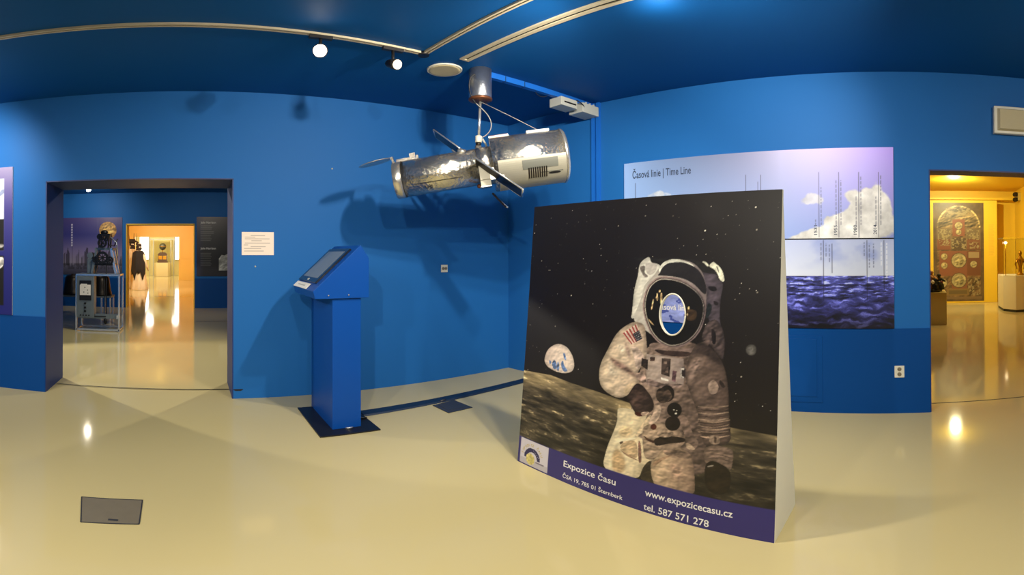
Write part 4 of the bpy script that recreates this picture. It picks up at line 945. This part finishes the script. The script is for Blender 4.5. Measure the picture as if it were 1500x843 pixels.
for v1, rows in ((.86, 3), (.76, 2), (.70, 4), (.40, 4), (.28, 4)): lines_of_text(img, .09, .39, v1-rows*.028, v1, rows, (168, 168, 160), .45, rows)
paint(img, np.array((.50, .10, .50, .30, .56, .36, .62, .35, .7, .38, .80, .30, .80, .10)), (190, 192, 186), (150, 150, 144), .25, 1, 0, False)
printed('printed_sheet', img, lambda U, V: (.128+1.222*U, Y2-.0215+0*U, .882+1.63*V), M['inkmatt'], o)
for z in (2.33, 1.62): text('lettering', 'John Harrison', M['letters'], o, lambda x, y: (.235+x, Y2-.023, z+y), width=.42, height=.06)
# bells on the low table
t = thing('low_table', 'low chrome legged table carrying the two bronze bells', 'table', (-2.55, 11.1, 0))
MB().box(-3.5, -1.92, 10.85, 11.35, .43, .47).build('tabletop', M['steel'], t)
for x in (-3.47, -2.16, -1.95):
    for y in (10.88, 11.32): MB().bar((x, y, 0), (x, y, .43), .035).build('leg', M['chrome'], t)
for x, lb in ((-2.93, 'dark bronze bell on the low table left of the tower clock'), (-2.21, 'dark bronze bell on the low table seen through the clock stand')):
    o = MB().lathe([(.25, .47), (.27, .475), (.255, .52), (.225, .66), (.205, .82), (.195, .90), (.15, .955), (.05, .965), (.04, .99)], (x, 11.1, 0), n=32).build('bronze_bell', M['bronze'], label=lb, cat='bell', group='bronze bells')
    MB().torus((x, 11.1, .54), (0, 0, 1), .25, .010).build('bell_band', M['bronze'], o)
# tower clock movement on its stand
t = thing('tower_clock', 'grey iron tower clock movement on a chrome legged stand', 'clock', (-1.8, 8.85, 0))
x0, x1, y0, y1 = -2.20, -1.37, 8.6, 9.05
for x in (x0, x1):
    for y in (y0, y1): MB().bar((x, y, 0), (x, y, 1.08), .032).build('leg', M['chrome'], t)
for z in (.03, 1.085):
    for a, c_ in (((x0, y0, z), (x1, y0, z)), ((x0, y1, z), (x1, y1, z)), ((x0, y0, z), (x0, y1, z)), ((x1, y0, z), (x1, y1, z))): MB().bar(a, c_, .032).build('stand_rail', M['chrome'], t)
MB().box(x0, x1, y0, y1, 1.09, 1.11).build('top_plate', M['steel'], t)
MB().box(x0+.02, x1-.02, y0+.01, y1-.01, .25, .29).build('lower_shelf', M['steel'], t)
b = MB(); b.box(x1-.045, x1+.02, y0-.02, y0+.02, .25, .32); b.build('shelf_bracket', M['chrome'], t)
cb = MB().box(-2.19, -1.85, y0-.03, y0+.2, .26, 1.06).build('control_cabinet', M['steel'], t, bevel=.006)
MB().box(-2.13, -1.90, y0-.045, y0-.028, .60, .98).build('window_recess', M['black'], cb)
bx = MB().box(-2.12, -1.91, y0-.06, y0-.035, .70, .90).build('control_unit', M['white'], cb)
MB().box(-2.10, -1.98, y0-.064, y0-.058, .88, .92).build('unit_cap', M['white'], bx)
for dx, dz in ((-.02, .05), (.03, .0), (-.04, -.04), (.04, -.06)): MB().cyl((-2.0+dx, y0-.06, .80+dz), (-2.0+dx, y0-.066, .80+dz), .010, 8).build('unit_knob', M['black'], bx)
for dz in (.54, .46, .39): MB().cyl((-2.02, y0-.028, dz), (-2.02, y0-.05, dz), .022, 12).build('dial_knob', M['iron'], cb)
for i in range(4): MB().cyl((-2.11+i*.055, y0-.028, .31), (-2.11+i*.055, y0-.045, .31), .014, 10).build('push_button', M['iron'], cb)
MB().box(-1.84, -1.39, y0+.01, y0+.03, .29, .34).build('lower_panel', M['steel'], t)
yc = 8.83
for s_ in (-1, 1):
    for yy in (8.68, 8.98): MB().bar((-1.68+s_*.235, yy, 1.11), (-1.68+s_*.14, yy, 1.60), .045).build('frame_leg', M['steel'] if s_ < 0 else M['chrome'], t)
MB().box(-1.86, -1.50, 8.66, 9.0, 1.56, 1.61).build('frame_top', M['steel'], t)
MB().box(-1.90, -1.46, 8.66, 9.0, 1.27, 1.31).build('frame_shelf', M['iron'], t)
def gear(b_, c, d, r, n, th, hole=.55):
    x, y, d = frame(d); c = np.array(c); vs = []
    for off in (-th/2, th/2):
        for i in range(n*2):
            a = PI*i/n; rr = r*(1.0 if i % 2 else .88); vs.append(c+d*off+x*rr*math.cos(a)+y*rr*math.sin(a))
        for i in range(n*2):
            a = PI*i/n; vs.append(c+d*off+x*r*hole*math.cos(a)+y*r*hole*math.sin(a))
    m_ = n*2; fs = []
    for i in range(m_):
        j = (i+1) % m_; fs += [(i, j, m_+j, m_+i), (2*m_+j, 2*m_+i, 3*m_+i, 3*m_+j), (i, 2*m_+i, 2*m_+j, j), (m_+j, 3*m_+j, 3*m_+i, m_+i)]
    b_.add(vs, fs)
    for i in range(4):
        a = PI*i/4; e = x*math.cos(a)+y*math.sin(a); b_.bar(c-e*r*hole*1.05, c+e*r*hole*1.05, r*.12, th*.8)
for c, r, n in (((-1.70, 8.62, 1.42), .13, 26), ((-1.56, 8.63, 1.37), .08, 18), ((-1.83, 8.64, 1.38), .07, 16), ((-1.70, 8.62, 1.70), .10, 24), ((-1.63, 8.61, 1.80), .07, 18), ((-1.76, 8.66, 1.82), .06, 16)):
    b = MB(); gear(b, c, (0, 1, 0), r, n, .02); b.cyl((c[0], c[1]-.03, c[2]), (c[0], 8.95, c[2]), .014, 8); b.build('gear_wheel', M['iron'], t)
for x in (-1.78, -1.60):
    for yy in (8.70, 8.94): MB().bar((x, yy, 1.61), (x+.02, yy, 1.86), .030).build('upright', M['iron'], t)
MB().box(-1.80, -1.57, 8.68, 8.96, 1.83, 1.88).build('top_bridge', M['iron'], t)
MB().ball((-1.70, 8.82, 1.91), .062, 14, 8, (1.2, 1, .8)).build('top_cap', M['iron'], t)
MB().tube([(-1.62, 8.62, 1.84), (-1.56, 8.6, 1.66), (-1.47, 8.6, 1.64), (-1.40, 8.6, 1.78)], .013).build('strike_lever', M['iron'], t)
MB().tube([(-1.55, 8.60, 1.82), (-1.42, 8.6, 1.70), (-1.40, 8.6, 1.45)], .013).build('strike_lever', M['chrome'], t)
MB().box(-2.02, -1.90, 8.7, 8.9, 1.11, 1.40).build('motor', M['steel'], t, bevel=.01)
MB().cyl((-1.96, 8.70, 1.46), (-1.96, 8.92, 1.46), .06, 16).build('winding_drum', M['steel'], t)
MB().tube([(-1.62, 8.62, 1.30), (-1.62, 8.62, .30)], .010).build('pendulum_rod', M['iron'], t)
MB().tube([(-1.66, 8.62, 1.10), (-1.64, 8.62, .20)], .006).build('pendulum_rod', M['iron'], t)
MB().ball((-1.635, 8.62, .20), .045, 12, 8, (.8, .6, 1.4)).build('weight', M['iron'], t)
b = MB(); b.box(-2.02, -1.62, y0-.002, y0+.012, .28, .30); b.build('cross_rail', M['iron'], t)

# ================================================================ yellow hall: two robed figures, and the end room
def figure(name, label, base, hgt, face, arm, cape, hat):
    bx_, by_ = base; o = thing(name, label, 'statue', (bx_, by_, 0), 'robed figures in the yellow hall'); k_ = hgt/1.75
    wob = lambda a, z: 1+(.10*math.sin(7*a+1.3)+.05*math.sin(12*a))*max(0, 1-z/(1.25*k_))
    b_ = MB(); P = [(.30, 0), (.31, .02), (.26, .35), (.215, .75), (.17, 1.02), (.165, 1.12), (.20, 1.28), (.205, 1.38), (.15, 1.46), (.062, 1.50), (.055, 1.54), (.075, 1.56), (.098, 1.63), (.10, 1.68), (.075, 1.74), (.03, 1.765)]
    b_.lathe([(r*k_, z*k_) for r, z in P], (bx_, by_, 0), n=36, wob=wob)
    fx, fy = math.cos(face), math.sin(face)
    b_.ball((bx_+fx*.10*k_, by_+fy*.10*k_, 1.645*k_), .022*k_, 8, 6, (1, 1, 1.4)); b_.ball((bx_+fx*.075*k_, by_+fy*.075*k_, 1.60*k_), .045*k_, 10, 6)
    for sgn, pts in arm.items():
        sx, sy = -fy*sgn, fx*sgn
        w3 = lambda l, f_, z: (bx_+sx*l*k_+fx*f_*k_, by_+sy*l*k_+fy*f_*k_, z*k_)
        b_.tube([w3(*p) for p in pts], [.085*k_, .075*k_, .062*k_, .05*k_, .036*k_][:len(pts)], 12)
        e = w3(*pts[-1]); d_ = nrm(np.subtract(w3(*pts[-1]), w3(*pts[-2])))
        for q_ in range(5):
            off = np.array((sx, sy, 0))*(q_-2)*.016*k_; b_.tube([np.array(e)+off*.8, np.array(e)+off+d_*(.05+.012*(2-abs(q_-2)))*k_, np.array(e)+off*1.1+d_*(.08+.014*(2-abs(q_-2)))*k_+np.array((0, 0, -.012*k_))], .0095*k_, 6)
    body = b_.build('body', M['robe'], o)
    for s_ in (-1, 1):
        MB().ball((bx_+fx*.088*k_-fy*s_*.035*k_, by_+fy*.088*k_+fx*s_*.035*k_, 1.662*k_), .010*k_, 6, 5).build('eye', M['black'], o)
    h_ = MB()
    for i in range(26):
        r_ = random.Random(i*7+int(hgt*100)); a = face+PI+r_.uniform(-1.7, 1.7); z = r_.uniform(1.46, 1.76)*k_; rr = (.06+r_.uniform(0, .03))*k_
        h_.ball((bx_+rr*math.cos(a), by_+rr*math.sin(a), z), .055*k_, 8, 5)
    h_.build('hair', M['hair'], o)
    if cape:
        vs = []; fs = []; n_ = 18; Z = [1.47, 1.40, 1.2, .95, .72, .56]; Rr = [.13, .225, .25, .27, .285, .27]
        for t_ in (0, .03):
            for z, r_ in zip(Z, Rr):
                for i in range(n_+1):
                    a = face+PI+.35+(-1.25+2.5*i/n_); zz = z-(.12*math.sin(5*a)+.08*math.sin(11*a))*(z < .8); vs.append((bx_+(r_+t_)*k_*math.cos(a)*(1+.05*math.sin(9*a)), by_+(r_+t_)*k_*math.sin(a)*(1+.05*math.sin(9*a)), zz*k_))
        w_ = n_+1; m_ = len(Z)*w_
        for j in range(len(Z)-1):
            for i in range(n_): fs += [(j*w_+i, j*w_+i+1, (j+1)*w_+i+1, (j+1)*w_+i), (m_+j*w_+i, m_+(j+1)*w_+i, m_+(j+1)*w_+i+1, m_+j*w_+i+1)]
        for j in range(len(Z)-1):
            for i in (0, n_): fs.append((j*w_+i, (j+1)*w_+i, m_+(j+1)*w_+i, m_+j*w_+i))
        for j in (0, len(Z)-1):
            for i in range(n_): fs.append((j*w_+i, j*w_+i+1, m_+j*w_+i+1, m_+j*w_+i))
        MB().add(vs, fs, True).build('cape', M['cape'], o)
    if hat:
        c_ = MB().lathe([(.13*k_, 1.72*k_), (.23*k_, 1.735*k_), (.24*k_, 1.76*k_), (.15*k_, 1.79*k_), (.13*k_, 1.85*k_)], (bx_, by_, 0), n=24).build('crown', M['hair'], o)
        for i, a in enumerate((.2, 1.2, 2.3, 3.3, 4.3, 5.3)):
            MB().tube([(bx_+.17*k_*math.cos(a), by_+.17*k_*math.sin(a), 1.78*k_), (bx_+.19*k_*math.cos(a), by_+.19*k_*math.sin(a), 2.07*k_)], [.012*k_, .004*k_], 6).build('crown_spike', M['cape'], c_)
    return o
down = [(.16, 0, 1.38), (.24, .02, 1.18), (.26, .06, 1.0), (.25, .14, .88), (.24, .2, .80)]
figure('robed_figure', 'peach robed figure with dark curly hair and a dark fur cape', (-2.18, 19.0), 1.92, .9, {-1: down, 1: down}, True, False)
figure('robed_figure', 'pale robed figure wearing a dark spiked crown with one arm raised', (-2.62, 19.9), 2.02, 2.4, {-1: down, 1: [(.16, 0, 1.38), (.24, .10, 1.30), (.28, .24, 1.36), (.29, .30, 1.48), (.29, .33, 1.58)]}, False, True)
o = MB().box(-3.6, -3.42, 20.4, 20.8, 1.25, 1.55).build('wall_bracket', M['wood'], label='dark wooden bracket on the yellow wall behind the robed figures', cat='bracket')
MB().box(-3.58, -3.48, 20.5, 20.7, 1.55, 2.0).build('bracket_post', M['wood'], o)
o = MB().prism([(-2.44, 29.7), (-2.30, 29.55), (-1.54, 29.55), (-1.40, 29.7), (-1.40, 30.4), (-2.44, 30.4)], 'z', 0, .91).build('pedestal', M['beige'], label='beige pedestal under the globe clock in the end room', cat='pedestal', bevel=.01)
t = thing('globe_clock', 'brown wooden box clock topped by a dark globe disc on the pedestal', 'clock', (-1.92, 30, .91))
MB().box(-2.24, -1.58, 29.75, 30.2, .91, 1.02).build('plinth', M['wood'], t, bevel=.01); cs = MB().box(-2.20, -1.62, 29.8, 30.15, 1.02, 1.45).build('case', M['wood'], t, bevel=.01)
for x in (-2.05, -1.77): MB().box(x-.11, x+.11, 29.78, 29.80, 1.12, 1.36).build('dial_plate', M['gilt'], cs)
MB().prism([(-2.24, 1.45), (-1.58, 1.45), (-1.75, 1.58), (-2.07, 1.58)], 'y', 29.78, 30.18).build('roof', M['wood'], t)
MB().tube([(-1.91, 30, 1.56), (-1.91, 30, 1.74)], .03).build('stem', M['gilt'], t)
g = MB().ball((-1.91, 30, 1.96), .23, 20, 12).build('globe', M['globe'], t); MB().torus((-1.91, 30, 1.96), (0, 0, 1), .235, .014).build('globe_ring', M['gilt'], g)
t = thing('glass_partition', 'clear glass case framed by pale uprights around the globe clock', 'display case', (-2.04, 30.9, 0))
for x in (-2.84, -2.6, -1.42, -1.22): MB().bar((x, 31.0, 0), (x, 31.0, 2.45), .05).build('upright', M['greyplastic'], t)
MB().box(-2.86, -1.2, 30.97, 31.03, 2.43, 2.5).build('top_rail', M['greyplastic'], t); MB().box(-2.58, -1.44, 30.995, 31.005, .05, 2.43).build('pane', M['glass'], t)
t = thing('side_chair', 'small dark chair by the wall at the end of the rooms', 'chair', (-.52, 29.6, 0))
MB().box(-.72, -.32, 29.4, 29.8, .43, .47).build('seat', M['black'], t); MB().box(-.72, -.32, 29.78, 29.82, .85, 1.25).build('backrest', M['black'], t)
for x in (-.70, -.34):
    for y in (29.42, 29.8): MB().bar((x, y, 0), (x, y, .43 if y < 29.5 else 1.25), .03).build('leg', M['black'], t)
struct('trim_10', MB().box(-1.3, -.78, 16.0, 16.1, -.004, .0015), M['joint'])

# ================================================================ gold room contents
o = thing('mural_board', 'tall yellow board carrying the old clock mural against the gold wall', 'display board', (13.3, -1.43, 0))
MB().box(13.22, 13.5, -2.395, .2, 0, 2.985).build('board', M['yellow'], o, bevel=.01)
h, w_ = 200, 100; img = np.zeros((h, w_, 3))+np.array((96, 78, 52))/255.*(.7+.6*noise(h, w_, 14, 8, 4, 91))[..., None]
paint(img, np.array([q_ for a in np.linspace(0, PI, 24) for q_ in (.5-.43*math.cos(a), .74+.225*math.sin(a))]+[.93, .05, .07, .05]), (112, 88, 58), None, .35, 1, 0, False)
for rr, c_ in ((.43, (178, 160, 112)), (.40, (124, 106, 74))): paint(img, np.array([q_ for a in np.linspace(0, PI, 24) for q_ in (.5-rr*math.cos(a), .745+rr*.52*math.sin(a))]), c_, None, .5, 1, 0, False)
for u0, u1, v0, v1, c_ in ((.07, .36, .55, .74, (120, 102, 74)), (.64, .93, .55, .74, (120, 102, 74)), (.38, .62, .66, .83, (132, 80, 56)), (.08, .34, .52, .63, (126, 78, 54)), (.66, .92, .52, .63, (118, 76, 52)), (.36, .64, .52, .64, (92, 74, 52)), (.12, .36, .26, .51, (130, 82, 58)), (.36, .66, .10, .51, (128, 82, 58)), (.66, .93, .26, .51, (110, 70, 46)), (.26, .70, .06, .13, (128, 104, 62)), (.05, .95, .025, .05, (120, 98, 70))): rect(img, u0, u1, v0, v1, c_)
for u0, u1, v0, v1, sd_ in ((.10, .34, .62, .73, 1), (.66, .90, .62, .73, 2), (.36, .64, .53, .64, 3), (.25, .75, .86, .94, 4), (.70, .90, .53, .60, 6), (.12, .32, .57, .62, 7), (.68, .92, .06, .24, 9)):
    y0_, y1_, x0_, x1_ = int(v0*h), int(v1*h), int(u0*w_), int(u1*w_); nn_ = noise(y1_-y0_, x1_-x0_, 7, 7, 3, sd_*3)
    img[y0_:y1_, x0_:x1_] = np.where(nn_[..., None] > .52, np.array((146, 132, 96))/255., img[y0_:y1_, x0_:x1_]*.9)
for cu, cv, r_ in ((.50, .415, .145), (.50, .215, .145), (.215, .455, .065), (.215, .365, .065), (.79, .375, .068), (.50, .765, .075), (.50, .70, .055), (.18, .19, .09)):
    paint(img, np.array(disc(cu, cv, r_*1.06, r_*.53)), (74, 62, 42), None, .1); paint(img, np.array(disc(cu, cv, r_*.98, r_*.49)), (168, 155, 112), None, .2); paint(img, np.array(disc(cu, cv, r_*.68, r_*.34)), (150, 138, 98), None, .4); paint(img, np.array(disc(cu, cv, r_*.2, r_*.1)), (186, 172, 120), None, .1)
rect(img, .69, .90, .44, .50, (170, 158, 118), .7); rect(img, 0, 1, .518, .522, (54, 44, 30)); rect(img, .30, .66, .075, .115, (104, 88, 56))
printed('mural_print', img, lambda U, V: (13.218+0*U, -.535-1.465*U, .05+2.855*V), M['inkmatt'], o, label='brown printed mural of dials under an arch')
img = np.zeros((90, 26, 3))+np.array((246, 200, 58))/255.; lines_of_text(img, .05, .95, .02, .98, 26, (190, 156, 60), .5, 9)
printed('printed_text', img, lambda U, V: (13.219+0*U, -2.13-.2*U, 1.35+.95*V), M['inkmatt'], o)
t = MB().box(9.3, 10.0, -.64, .1, 0, .664).build('pedestal', M['khaki'], label='khaki pedestal under the painted figurines in the gold room', cat='pedestal', bevel=.006)
t = thing('figurine_group', 'painted figurine group with orange and dark green figures on the khaki pedestal', 'sculpture', (9.6, -.3, .664))
MB().lathe([(.26, .664), (.26, .70), (.20, .72)], (9.6, -.30, 0), n=20, wob=lambda a, z: 1+.1*math.sin(5*a)).build('base', M['green'], t)
for i, (x, y, h_, mm) in enumerate(((9.5, -.16, .34, 'white'), (9.58, -.34, .40, 'tan'), (9.62, -.50, .33, 'green'), (9.48, -.42, .24, 'green'), (9.55, -.25, .45, 'tan'))):
    b = MB().lathe([(.11*h_/.35, .70), (.10*h_/.35, .70+h_*.3), (.055, .70+h_*.55), (.075, .70+h_*.68), (.03, .70+h_*.78), (.028, .70+h_*.80), (.045, .70+h_*.9), (.02, .70+h_)], (x, y, 0), n=18, wob=lambda a, z: 1+.14*math.sin(6*a+i))
    for s_ in (-1, 1): b.tube([(x, y+s_*.06, .70+h_*.66), (x-.05, y+s_*.12, .70+h_*.55), (x-.11, y+s_*.07, .70+h_*.62)], [.028, .022, .015], 8)
    b.build('figurine', M[mm], t)
for i in range(22):
    r_ = random.Random(i); a = r_.uniform(0, 6.28); MB().ball((9.52+.14*math.cos(a), -.33+.24*math.sin(a), .74+r_.uniform(0, .16)), r_.uniform(.02, .04), 8, 5).build('flower', M[('green', 'green', 'white', 'tan', 'red')[i % 5]], t)
t = thing('display_case', 'glass topped white pedestal case at the right with gilded figures inside', 'display case', (11.4, -2.65, 0))
PX = [(11.18, -2.17), (10.86, -2.42), (10.98, -3.06), (11.9, -3.06), (11.9, -2.17)]
MB().prism(PX, 'z', .06, .885).build('plinth', M['plinth'], t, bevel=.006)
MB().prism([(p[0]*.98+11.4*.02, p[1]*.98-2.65*.02) for p in PX], 'z', 0, .06).build('toe_kick', M['joint'], t)
for i in range(4):
    a, c_ = np.array(PX[i]), np.array(PX[(i+1) % 5]); e = nrm(c_-a); nn_ = np.array((e[1], -e[0]))*.004
    MB().hexa([(*(a-nn_), .885), (*(c_-nn_), .885), (*(c_+nn_), .885), (*(a+nn_), .885)], [(*(a-nn_), 1.80), (*(c_-nn_), 1.80), (*(c_+nn_), 1.80), (*(a+nn_), 1.80)]).build('glass_pane', M['glass'], t)
MB().prism(PX, 'z', 1.80, 1.83).build('case_top', M['glass'], t)
MB().tube([(11.2, -2.24, .885), (11.2, -2.24, 1.70)], .012).build('light_post', M['gilt'], t)
MB().ball((11.2, -2.24, 1.70), .035, 12, 8).build('case_lamp', M['lens2'], t)
glow('case_light', (11.15, -2.24, 1.70), 8, (1, .85, .5), .03)
for x, y, h_, lb in ((11.25, -2.62, .62, 'slender gilded figure at the left inside the glass case'), (11.3, -2.86, .55, 'gilded figure deeper inside the glass case beside the slender one')):
    b = MB().lathe([(.10, .885), (.10, .92), (.05, .95), (.045, .885+h_*.35), (.085, .885+h_*.6), (.05, .885+h_*.74), (.03, .885+h_*.8), (.05, .885+h_*.9), (.02, .885+h_)], (x, y, 0), n=20)
    for s_ in (-1, 1): b.tube([(x, y+s_*.07, .885+h_*.66), (x, y+s_*.12, .885+h_*.45), (x-.03, y+s_*.09, .885+h_*.25)], [.026, .02, .014], 8)
    b.build('gilded_figure', M['gilt'], label=lb, cat='figurine', group='gilded figures in the glass case')
MB().hexa([(10.98, -2.66, .885), (10.98, -2.80, .885), (11.02, -2.80, .885), (11.02, -2.66, .885)], [(11.05, -2.66, 1.02), (11.05, -2.80, 1.02), (11.06, -2.80, 1.02), (11.06, -2.66, 1.02)]).build('caption_card', M['white'], label='white caption card standing before the gilded figures', cat='card')
t = thing('wall_camera', 'dark double headed fitting on the gold wall near the ceiling', 'camera', (13.3, -3.0, 3.0))
MB().box(13.1, 13.3, -3.08, -3.0, 2.98, 3.2).build('backplate', M['khaki'], t)
for z in (3.17, 3.02): MB().lathe([(.06, 0), (.07, .06), (.065, .13)], (13.2, -3.0, z), (-.6, .8, -.15), 16).build('camera_head', M['bronze'], t)
